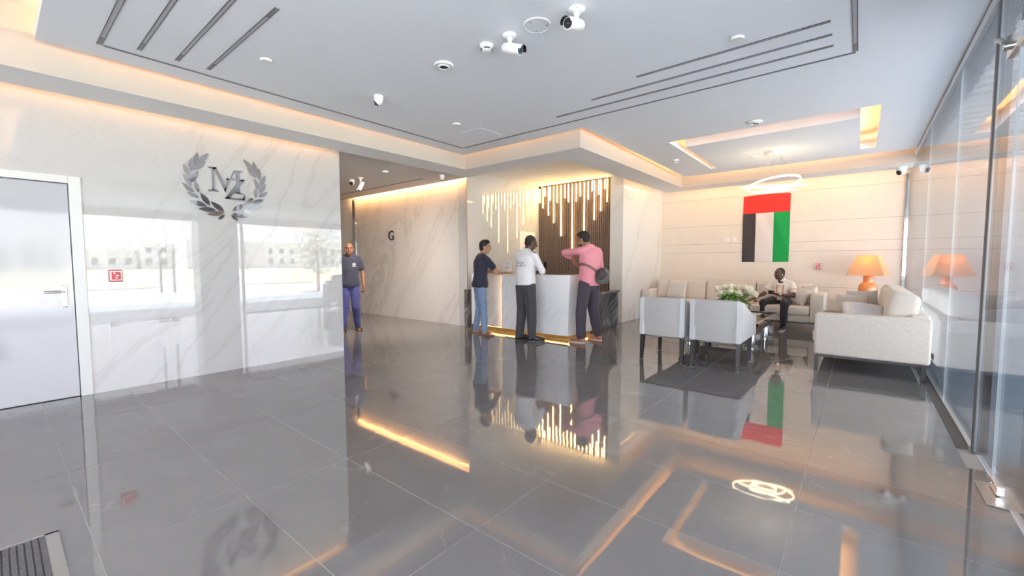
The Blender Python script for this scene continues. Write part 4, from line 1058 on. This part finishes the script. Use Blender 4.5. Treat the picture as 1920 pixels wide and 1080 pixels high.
def hand_shape(mb, W, d, nrm, thumb, curl=.35, spread=1.0, s=1.0):
    """palm, four fingers and a thumb; d along the hand, nrm out of the palm, thumb = side sign"""
    d = Vector(d).normalized(); nrm = Vector(nrm); nrm = (nrm-d*nrm.dot(d)).normalized(); sd_ = d.cross(nrm)*thumb
    W = Vector(W); rot = Matrix((d, sd_, nrm)).transposed()
    mb.ell(W+d*.048*s, (.054*s, .042*s, .017*s), rot, 14, 8)
    mb.cap(W-d*.012*s, W+d*.03*s, .024*s, .026*s, 10)
    for k, (off, L, a) in enumerate(((.031, .070, .10), (.0105, .080, .03), (-.0105, .074, -.05), (-.030, .058, -.14))):
        p = W+d*.088*s+sd_*off*s*1.05; dr = (d+sd_*a*spread).normalized(); n2 = nrm; r = .0092*s
        c = curl*(1+.12*k)
        for seg in range(3):
            dr = (dr*math.cos(c)+n2*math.sin(c)).normalized(); n2 = (n2-dr*n2.dot(dr)).normalized()
            q = p+dr*L*s*(.44, .32, .26)[seg]; mb.cap(p, q, r, r*.88, 8); p = q; r *= .88
    p = W+d*.022*s+sd_*.030*s; dr = (d*.62+sd_*.72+nrm*.25).normalized()
    for seg, L in enumerate((.040, .032, .026)):
        q = p+dr*L*s; mb.cap(p, q, (.0125, .011, .0098)[seg]*s, (.011, .0098, .0085)[seg]*s, 8); p = q
        dr = (dr+d*.35+nrm*.22).normalized()

def head_shape(mb, c, R, s=1.0, beard=False):
    def P(x, y, z): return Vector(c)+R @ (Vector((x, y, z))*s)
    def E(p, r): mb.ell(P(*p), tuple(q*s for q in r), R, 18, 12)
    E((0, -.012, .030), (.074, .095, .092)); E((0, .030, -.040), (.058, .062, .074)); E((0, .056, -.092), (.026, .024, .022))
    E((0, .070, .032), (.050, .022, .016)); E((.040, .052, -.020), (.024, .028, .024)); E((-.040, .052, -.020), (.024, .028, .024))
    mb.cap(P(0, .086, .020), P(0, .108, -.022), .009*s, .015*s, 10); E((.012, .094, -.028), (.010, .010, .008)); E((-.012, .094, -.028), (.010, .010, .008))
    E((0, .088, -.056), (.023, .011, .008)); E((0, .086, -.066), (.020, .011, .009))
    for q in (-1, 1):
        mb.ell(P(q*.076, -.006, -.008), (.010*s, .020*s, .032*s), R @ Matrix.Rotation(q*.25, 3, 'Z'), 12, 8)
        mb.ell(P(q*.072, .010, -.022), (.008*s, .010*s, .014*s), R, 10, 6)

def lerp(a, b, t): return Vector(a).lerp(Vector(b), t)

def crumple(me, k, amp):
    n = len(me.vertices); co = [0.0]*(3*n); no = [0.0]*(3*n)
    me.vertices.foreach_get('co', co); me.vertices.foreach_get('normal', no)
    for i in range(0, 3*n, 3):
        p = Vector((co[i]*k[0], co[i+1]*k[1], co[i+2]*k[2])); a = (mnoise.noise(p)+.5*mnoise.noise(p*2.2))*amp
        co[i] += no[i]*a; co[i+1] += no[i+1]*a; co[i+2] += no[i+2]*a
    me.vertices.foreach_set('co', co); me.update()

class Person:
    """one continuous skin, with clothes, hair and shoes as parts; joints are given in metres, facing +y"""
    def __init__(s, name, loc, rz, label, J, skin, scale=1.0, group=None):
        s.J = {k: Vector(v) for k, v in J.items()}; s.k = skin; s.sc = scale
        s.root = thing('person', loc, label, 'person', group, rz); s.root.scale = (scale,)*3
        s.hR = rotz(J.get('_headyaw', (0, 0, 0))[0]) @ Matrix.Rotation(J.get('_headpitch', (0, 0, 0))[0], 3, 'X') @ Matrix.Rotation(J.get('_headroll', (0, 0, 0))[0], 3, 'Y')
    def rights(s):
        J = s.J; return (J['hipR']-J['hipL']).normalized(), (J['shR']-J['shL']).normalized()
    def torso(s, mb, grow=0.0, lo=-.02, hi=1.0, belly=0.0, hem=0.0):
        J = s.J; hr, sr = s.rights(); P = (J['hipL']+J['hipR'])/2; C = (J['shL']+J['shR'])/2
        ax = (C-P)
        prof = [(-.06, .135, .100), (.04, .160, .118), (.18, .158, .116+belly*.3), (.38, .145, .108+belly), (.58, .156, .112+belly*.5), (.76, .172, .118), (.90, .178, .110), (1.0, .160, .088), (1.07, .100, .066), (1.12, .062, .058)]
        R = []
        for t, rx, ry in prof:
            if t < lo or t > hi: continue
            r = hr.lerp(sr, max(0, min(1, t))).normalized(); u = ax.normalized(); f = u.cross(r).normalized()
            c = P+ax*t+f*(-.012 if .6 < t < 1.0 else 0)
            g = grow+(hem*max(0, (.25-t))*1.2 if hem else 0)
            R.append((c, r*(rx+g), f*(ry+g)))
        mb.loft(R, 26)
    def body(s, hands):
        J = s.J; mb = MB()
        head_shape(mb, J['head'], s.hR)
        C = (J['shL']+J['shR'])/2
        mb.cap(C+Vector((0, 0, .02)), J['head']+s.hR @ Vector((0, -.022, -.045)), .060, .054, 16)
        s.torso(mb, -.014)
        for q in ('L', 'R'): mb.cap(C+Vector((0, -.008, .045)), lerp(C, J['sh'+q], .80)+Vector((0, -.008, -.012)), .042, .034)
        for q in ('L', 'R'):
            sh, el, wr, hp, kn, an = (J[n+q] for n in ('sh', 'el', 'wr', 'hip', 'kn', 'an'))
            mb.cap(sh, el, .050, .040); mb.cap(el, wr, .041, .027); mb.ell(lerp(el, wr, .22), (.042,)*3)
            mb.cap(hp, kn, .080, .054); mb.cap(kn, an, .054, .036); mb.ell(lerp(kn, an, .25)+Vector((0, -.008, 0)), (.054,)*3)
            fd = J['toe'+q]-an; fd.z = 0; fd.normalize(); z0 = an.z-.075
            mb.cap(an+Vector((0, 0, -.01)), an-fd*.02-Vector((0, 0, .035)), .038, .036)
            mb.cap(Vector((an.x, an.y, z0+.040))-fd*.015, Vector((an.x, an.y, z0+.026))+fd*.135, .034, .026)
            side = fd.cross(Vector((0, 0, 1)))
            for i, (o, L) in enumerate(((.030, .19), (.012, .192), (-.004, .184), (-.019, .174), (-.032, .16))):
                sg = 1 if q == 'L' else -1
                a = Vector((an.x, an.y, z0+.018))+fd*.13+side*sg*o; b = Vector((an.x, an.y, z0+.012))+fd*L+side*sg*o
                mb.cap(a, b, .012 if i else .015, .009 if i else .012, 8)
            hd = hands[q]; hand_shape(mb, wr, hd[0], hd[1], hd[2], hd[3])
        me = remesh(mb, .0062, 3, 'body', M['skin_'+s.k]); s.body_o = part_mesh('body', me, s.root)
        hp_ = s.hR
        for q in (-1, 1):
            e = part('eye', MB().ell(J['head']+hp_ @ Vector((q*.029, .0835, .012)), (.0115, .0075, .0060), hp_, 12, 8), M['eye_white'], s.root, True, False)
            part('iris', MB().ell(J['head']+hp_ @ Vector((q*.029, .0895, .012)), (.0055, .003, .0055), hp_, 10, 6), M['iris'], e, True, False)
            part('eyebrow', MB().tube([J['head']+hp_ @ Vector((q*x, y, z)) for x, y, z in ((.012, .094, .030), (.030, .089, .036), (.046, .076, .031))], [.003, .0045, .002], 6), M['hair'], s.root, True, False)
        part('mouth', MB().ell(J['head']+hp_ @ Vector((0, .0955, -.061)), (.020, .0045, .004), hp_, 12, 6).ell(J['head']+hp_ @ Vector((0, .094, -.068)), (.016, .004, .0045), hp_, 12, 6), M['lip'], s.root, True, False)
    def hair(s, shapes, mat, name='hair'):
        mb = MB()
        for p, r in shapes: mb.ell(s.J['head']+s.hR @ Vector(p), r, s.hR, 20, 14)
        part_mesh(name, remesh(mb, .006, 2, name, M[mat]), s.root)
    def shirt(s, mat, sleeve=1.0, cuff=.05, hem=-.06, grow=.010, belly=0.0, collar=False, flare=.06, voxel=.008, name='shirt'):
        J = s.J; mb = MB(); s.torso(mb, grow, hem, 1.09, belly, flare)
        for q in ('L', 'R'):
            sh, el, wr = (J[n+q] for n in ('sh', 'el', 'wr'))
            C0 = (J['shL']+J['shR'])/2
            mb.cap(lerp(C0, sh, .28)+Vector((0, -.008, .040)), lerp(C0, sh, .93)+Vector((0, -.006, .004)), .062, .060)
            if sleeve <= 1: mb.cap(lerp(sh, el, .06), lerp(sh, el, sleeve*.62), .060, cuff+.012)
            else:
                mb.cap(lerp(sh, el, .06), el, .061, .052); mb.cap(el, lerp(el, wr, sleeve-1), .053, cuff)
        if collar:
            C = (J['shL']+J['shR'])/2; mb.lathe([(.070, -.03), (.076, .0), (.068, .030), (.060, .034)], C+Vector((0, .008, .082)), 20)
        me = remesh(mb, voxel, 5, name, M[mat])
        # cloth folds: a light crumple of the surface
        crumple(me, (7, 7, 7), .006)
        s.shirt_o = part_mesh(name, me, s.root); s.bvh = BVHTree.FromPolygons([v.co.copy() for v in me.vertices], [tuple(p.vertices) for p in me.polygons]); return s.shirt_o
    def trousers(s, mat, lo=.98, thigh=.094, knee=.068, cuff=.058, voxel=.008, name='trousers', wave=.006, top=.20):
        J = s.J; mb = MB(); s.torso(mb, .004, -.08, top)
        P = (J['hipL']+J['hipR'])/2; mb.ell(P+Vector((0, 0, -.02)), (.15, .115, .10))
        for q in ('L', 'R'):
            hp, kn, an = (J[n+q] for n in ('hip', 'kn', 'an'))
            mb.cap(hp, kn, thigh, knee); e = lerp(kn, an, lo); mb.cap(kn, e, knee, cuff)
            mb.cyl(lerp(kn, e, .8), e, cuff*1.02, cuff*1.02, 16)
        me = remesh(mb, voxel, 5, name, M[mat])
        crumple(me, (9, 9, 6), wave)
        return part_mesh(name, me, s.root)
    def shoe(s, q, mat, sole='sole', L=.20, h=.075, boot=0.0, open_=False, name='shoe'):
        J = s.J; an = J['an'+q]; fd = J['toe'+q]-an; fd.z = 0; fd.normalize(); z0 = an.z-.075; B = Vector((an.x, an.y, z0))
        side = fd.cross(Vector((0, 0, 1))); mb = MB(); rot = Matrix((fd, side, Vector((0, 0, 1)))).transposed()
        if not open_:
            mb.ell(B+fd*.115+Vector((0, 0, .036)), (.105, .046, .036), rot, 18, 10); mb.ell(B-fd*.020+Vector((0, 0, .045)), (.062, .041, .045), rot, 18, 10)
            mb.cap(B-fd*.005+Vector((0, 0, .05)), B+Vector((0, 0, .080+boot)), .046, .046)
            mb.cap(B+fd*.02+Vector((0, 0, .06)), B+fd*.12+Vector((0, 0, .04)), .042, .040)
            o = part_mesh(name, remesh(mb, .0075, 3, name, M[mat]), s.root)
        else:
            o = link(name, None, s.root); o.empty_display_size = .05
            st = MB()
            for f in (.075, .105):
                pts = [B+fd*f+side*math.cos(t)*.050+Vector((0, 0, .012+math.sin(t)*.046)) for t in [PI*i/10 for i in range(11)]]
                st.tube(pts, [.010]*11, 8)
            part('strap', st, M[mat], o, True, False)
        outl = [(-.078, 0), (-.06, .032), (0, .036), (.07, .041), (.14, .046), (.19, .034), (.215, .0), (.19, -.034), (.14, -.046), (.07, -.041), (0, -.036), (-.06, -.032)]
        part('outsole', MB().prism(outl, .016 if not open_ else .018, B+Vector((0, 0, -.0)), fd, side, (0, 0, 1)), M[sole], o, False, False)
        return o
    def decal(s, name, mb, mat, O, right, up, nrm, off=.003, parent=None):
        """flat print wrapped on the cloth: each vertex is dropped on the shirt along -nrm"""
        O, R_, U, N = Vector(O), Vector(right).normalized(), Vector(up).normalized(), Vector(nrm).normalized()
        me = mb.mesh('d', M[mat]); bm = bmesh.new(); bm.from_mesh(me); bpy.data.meshes.remove(me)
        bmesh.ops.triangulate(bm, faces=bm.faces[:])
        vs = []
        for v in bm.verts:
            p = O+R_*v.co.x+U*v.co.y+N*.3; h = s.bvh.ray_cast(p, -N, .6)
            vs.append((h[0]+N*off) if h[0] is not None else (p-N*.3))
        m2 = MB(); bm.verts.index_update(); m2.add(vs, [tuple(v.index for v in f.verts) for f in bm.faces]); bm.free()
        return part(name, m2, M[mat], parent or s.root, False, False)

HAIR_FULL = [((0, -.024, .045), (.083, .093, .088)), ((0, -.05, -.005), (.074, .062, .075)), ((.03, .038, .098), (.046, .042, .030)), ((-.025, .038, .098), (.046, .042, .030)), ((0, .0, .11), (.062, .075, .032))]
HAIR_CROP = [((0, -.022, .038), (.0775, .0915, .0885)), ((0, -.045, -.005), (.0705, .062, .07))]
STAND = dict(head=(0, .035, 1.600), shL=(-.175, -.01, 1.405), shR=(.175, -.01, 1.405), hipL=(-.085, 0, .90), hipR=(.085, 0, .90))

# --- man in navy tee leaning on the desk
J = dict(STAND, head=(.03, .09, 1.585), shL=(-.165, .035, 1.385), shR=(.175, .04, 1.385), _headyaw=(-.55, 0, 0), _headpitch=(-.05, 0, 0),
         elL=(-.22, .17, 1.14), wrL=(-.06, .36, 1.135), elR=(.235, .22, 1.125), wrR=(.05, .36, 1.13),
         hipL=(-.085, -.01, .885), hipR=(.085, -.01, .885), knL=(-.11, .02, .475), knR=(.10, .02, .475), anL=(-.19, -.02, .075), anR=(.13, .02, .075), toeL=(-.12, .18, 0), toeR=(.30, .13, 0))
p = Person('person', (-5.33, 5.62, 0), -.42, 'person in navy tee, pale jeans and sandals leaning on the white reception desk', J, 'tan', 1.0)
p.body({'L': ((1, .3, -.1), (0, 0, -1), -1, .25), 'R': ((-1, .15, 0), (0, 0, -1), 1, .25)})
p.hair(HAIR_FULL, 'hair')
p.shirt('navy', .95, .056, -.14, .014, .0, name='tee_shirt')
p.trousers('jeans', .97, .090, .066, .060, name='jeans')
p.shoe('L', 'sandal', 'sandal', open_=True, name='sandal'); p.shoe('R', 'sandal', 'sandal', open_=True, name='sandal')
t = MB(); t.box((-.09, -.004, 0), (.09, .004, .0001))
m = MB()
for i in range(11): m.add([(-.085+i*.0155, -.0035, 0), (-.074+i*.0155, -.0035, 0), (-.074+i*.0155, .0035, 0), (-.085+i*.0155, .0035, 0)], [(0, 1, 2, 3)])
p.decal('back_print', m, 'grey_plastic', (-.02, -.1, 1.27), (1, 0, 0), (0, 0, 1), (0, -1, 0))

# --- security guard in white shirt, back to the viewer
J = dict(STAND, head=(.05, .075, 1.605), shL=(-.180, 0, 1.415), shR=(.195, .01, 1.395), _headyaw=(-.50, 0, 0), _headpitch=(-.28, 0, 0),
         elL=(-.235, .06, 1.15), wrL=(-.05, .27, 1.12), elR=(.285, .09, 1.145), wrR=(.13, .29, 1.17),
         knL=(-.115, .03, .48), knR=(.10, .035, .48), anL=(-.125, -.02, .075), anR=(.125, .02, .075), toeL=(-.07, .17, 0), toeR=(.27, .17, 0))
p = Person('person', (-4.31, 5.64, 0), -.12, 'person in white security shirt and dark trousers seen from behind at the desk', J, 'dark', 1.015)
p.body({'L': ((.9, .5, .1), (.2, 0, 1), 1, .5), 'R': ((-.75, .55, .25), (-.2, -.3, 1), -1, .5)})
p.hair(HAIR_CROP, 'hair_short')
p.shirt('white_shirt', 1.9, .040, -.02, .020, .03, True, .02)
p.trousers('charcoal', .955, .112, .086, .070)
p.shoe('L', 'black_shoe', 'black'); p.shoe('R', 'black_shoe', 'black')
bt = part('phone', MB().rbox((.035, .40, 1.165), (.105, .412, 1.30), .006, 2), M['black'], p.root, False, False)
for q in (-1, 1):
    c = p.J['shL' if q < 0 else 'shR']
    m = MB(); m.grid(lambda u, v: Vector(((u-.5)*.085, (v-.5)*.045, 0)), 4, 3); p.decal('epaulette', m, 'black_cloth', (c.x-q*.015, c.y-.005, c.z), (1, 0, 0), (0, 1, 0), (0, 0, 1), .004)
tx = text_mesh('SECURITY', .046); p.decal('back_print', tx, 'ink', (.012, -.1, 1.235), (1, 0, 0), (0, 0, 1), (0, -1, 0), .004)
tx = text_mesh('\uFE94\uFEB3\uFE8D\uFEAE\uFEA3', .070); p.decal('back_print', tx, 'ink', (.012, -.1, 1.295), (1, 0, 0), (0, 0, 1), (0, -1, 0), .004)

# --- man in pink shirt at the end of the desk
J = dict(STAND, head=(-.02, .11, 1.595), shL=(-.185, .02, 1.415), shR=(.185, -.02, 1.405), _headyaw=(.25, 0, 0), _headpitch=(-.32, 0, 0),
         elL=(-.24, .31, 1.395), wrL=(-.03, .34, 1.30), elR=(.30, .04, 1.13), wrR=(.13, .26, 1.14),
         knL=(-.16, .02, .49), knR=(.125, .03, .49), anL=(-.20, -.02, .075), anR=(.19, -.02, .075), toeL=(-.24, .17, 0), toeR=(.20, .17, 0), hipL=(-.09, 0, .91), hipR=(.09, 0, .91))
p = Person('person', (-3.44, 6.23, 0), 1.33, 'person in pink shirt with a grey sling bag, tan shoes, at the desk end', J, 'brown', 1.055)
p.body({'L': ((.7, .2, -.75), (0, -1, -.2), -1, .55), 'R': ((-.8, .5, .3), (0, 0, 1), -1, .4)})
p.hair(HAIR_FULL[:2]+[((0, .03, .10), (.060, .055, .030)), ((0, .0, .11), (.062, .075, .032))], 'hair')
p.hair([((0, .054, -.086), (.036, .034, .030)), ((.030, .046, -.072), (.026, .032, .026)), ((-.030, .046, -.072), (.026, .032, .026))], 'hair', 'beard')
p.shirt('pink_shirt', 1.62, .046, -.06, .018, .02, True, .03)
p.trousers('plum', .91, .108, .086, .074)
p.shoe('L', 'tan_shoe', 'sole', boot=.03); p.shoe('R', 'tan_shoe', 'sole', boot=.03)
bag = MB().ell((.10, -.175, 1.03), (.150, .070, .125), Matrix.Rotation(-.5, 3, 'Y'), 20, 12).ell((.15, -.17, 1.0), (.10, .065, .10), None, 18, 10)
bg = part_mesh('sling_bag', remesh(bag, .010, 2, 'sling_bag', M['bag_grey']), p.root)
part('flap', MB().ell((.055, -.190, 1.055), (.115, .064, .085), Matrix.Rotation(-.9, 3, 'Y'), 18, 10), M['bag_dark'], bg, True, False)
part('zip', MB().tube([(.06, -.252, 1.13), (.12, -.256, 1.06), (.19, -.242, 1.02)], .005, 6), M['steel'], bg, True, False)
sp_ = []
for i in range(33):
    a = 2*PI*i/32; x = math.cos(a)*.205; y = math.sin(a)*.165+.0
    sp_.append(Vector((x, y-.01, 1.10-x*.55)))
def strap(pts, wdt=.020, th=.004):
    m = MB(); R = []
    for i, q in enumerate(pts):
        t_ = (pts[min(i+1, len(pts)-1)]-pts[max(i-1, 0)]).normalized(); n_ = Vector((q.x, q.y+.01, 0)).normalized(); b = t_.cross(n_).normalized()
        R.append([q+n_*th+b*wdt, q-n_*th+b*wdt, q-n_*th-b*wdt, q+n_*th-b*wdt])
    return m.rings(R)
def hug(pts):
    out = []
    for q in pts:
        d = Vector((q.x, q.y+.01, 0)).normalized(); h = p.bvh.ray_cast(q+d*.35, -d, .6)
        out.append(h[0]+d*.005 if h[0] is not None else q)
    return out
part('strap', strap(hug(sp_)), M['strap'], bg, False, False)

# --- man walking out of the corridor
J = dict(STAND, head=(0, .055, 1.59), _headyaw=(.10, 0, 0), elL=(-.235, -.03, 1.12), wrL=(-.255, .06, .87), elR=(.235, -.02, 1.12), wrR=(.25, .10, .88),
         knL=(-.10, .045, .475), knR=(.10, .06, .475), anL=(-.12, -.10, .075), anR=(.12, .12, .075), toeL=(-.17, .08, 0), toeR=(.14, .30, 0))
p = Person('person', (-7.52, 4.33, 0), -2.15, 'bald person in navy tee, indigo joggers and slides, half hidden by the marble wall', J, 'deep', .985)
p.body({'L': ((0, .35, -.95), (1, 0, 0), 1, .85), 'R': ((0, .35, -.95), (-1, 0, 0), -1, .85)})
p.shirt('navy', .95, .060, -.14, .016, .01, name='tee_shirt')
p.trousers('jogger', .93, .098, .080, .056, name='joggers', wave=.010)
p.shoe('L', 'slide', 'slide', open_=True, name='slide'); p.shoe('R', 'slide', 'slide', open_=True, name='slide')
lg = MB()
for q in (-1, 1):
    for k in range(5):
        a = math.radians(-70+k*33); c = Vector((q*math.cos(a)*.024, math.sin(a)*.024, 0)); tg = Vector((-q*math.sin(a), math.cos(a), 0)); rd = Vector((q*math.cos(a), math.sin(a), 0))
        lg.add([c-tg*.009, c+rd*.006, c+tg*.009, c-rd*.004], [(0, 1, 2, 3)])
for k in range(6): lg.add([(-.036+k*.0125, -.043, 0), (-.027+k*.0125, -.043, 0), (-.027+k*.0125, -.037, 0), (-.036+k*.0125, -.037, 0)], [(0, 1, 2, 3)])
lg.add([(-.010, -.006, 0), (.010, -.006, 0), (.010, .008, 0), (-.010, .008, 0)], [(0, 1, 2, 3)])
p.decal('chest_print', lg, 'white_matte', (-.085, .1, 1.30), (-1, 0, 0), (0, 0, 1), (0, 1, 0), .004)

# --- seated man on the long sofa
J = dict(head=(.03, .075, 1.085), shL=(-.185, .0, .885), shR=(.185, .0, .875), hipL=(-.10, -.02, .545), hipR=(.10, -.02, .545), _headyaw=(-.55, 0, 0), _headpitch=(.02, 0, 0),
         elL=(-.25, .17, .655), wrL=(-.05, .36, .68), elR=(.30, .06, .67), wrR=(.42, .22, .585),
         knL=(-.16, .44, .52), knR=(.21, .43, .515), anL=(-.15, .47, .075), anR=(.23, .48, .075), toeL=(-.15, .65, 0), toeR=(.25, .66, 0))
p = Person('person', (-1.20, 10.03, 0), PI-.10, 'person in cream shirt with orange stripes sitting on the long sofa holding a phone', J, 'dark', .985)
p.body({'L': ((.8, .3, .15), (0, -.35, 1), 1, .55), 'R': ((.6, .8, -.35), (0, 0, -1), -1, .2)})
p.hair(HAIR_CROP, 'hair_short')
p.shirt('cream_shirt', .98, .058, -.02, .020, .04, True, .03)
p.trousers('black_cloth', .86, .100, .078, .062)
p.shoe('L', 'black_shoe', 'sole'); p.shoe('R', 'black_shoe', 'sole')
for x in (-.055, .055):
    m = MB(); m.grid(lambda u, v: Vector(((u-.5)*.022, (v-.5)*.34, 0)), 1, 14); p.decal('shirt_stripe', m, 'orange_trim', (x, .1, .70), (1, 0, 0), (0, 0, 1), (0, 1, 0), .003)
for q in ('L', 'R'):
    sh, el = p.J['sh'+q], p.J['el'+q]; c = lerp(sh, el, .58); d = (el-sh).normalized(); a = d.orthogonal().normalized(); b = d.cross(a)
    part('sleeve_stripe', MB().tube([c+(a*math.cos(2*PI*i/24)+b*math.sin(2*PI*i/24))*.0735 for i in range(24)], .008, 6, True), M['orange_trim'], p.root, True, False)
part('phone', MB().rbox((.055, .445, .695), (.125, .457, .765), .006, 2), M['black'], p.root, False, False)
wc = lerp(p.J['elL'], p.J['wrL'], .93); d = (p.J['wrL']-p.J['elL']).normalized(); a = d.orthogonal().normalized(); b = d.cross(a)
wt = part('watch', MB().tube([wc+(a*math.cos(2*PI*i/18)+b*math.sin(2*PI*i/18))*.031 for i in range(18)], .007, 6, True), M['black'], p.root, True, False)
part('watch_face', MB().cyl(wc+Vector((-.006, .026, .008)), wc+Vector((-.008, .038, .012)), .020, n=18), M['steel_light'], wt, True, False)
er = p.J['head']+p.hR @ Vector((-.082, .006, -.018)); part('earbud', MB().ell(er, (.008, .010, .016)), M['white_plastic'], p.root, True, False)
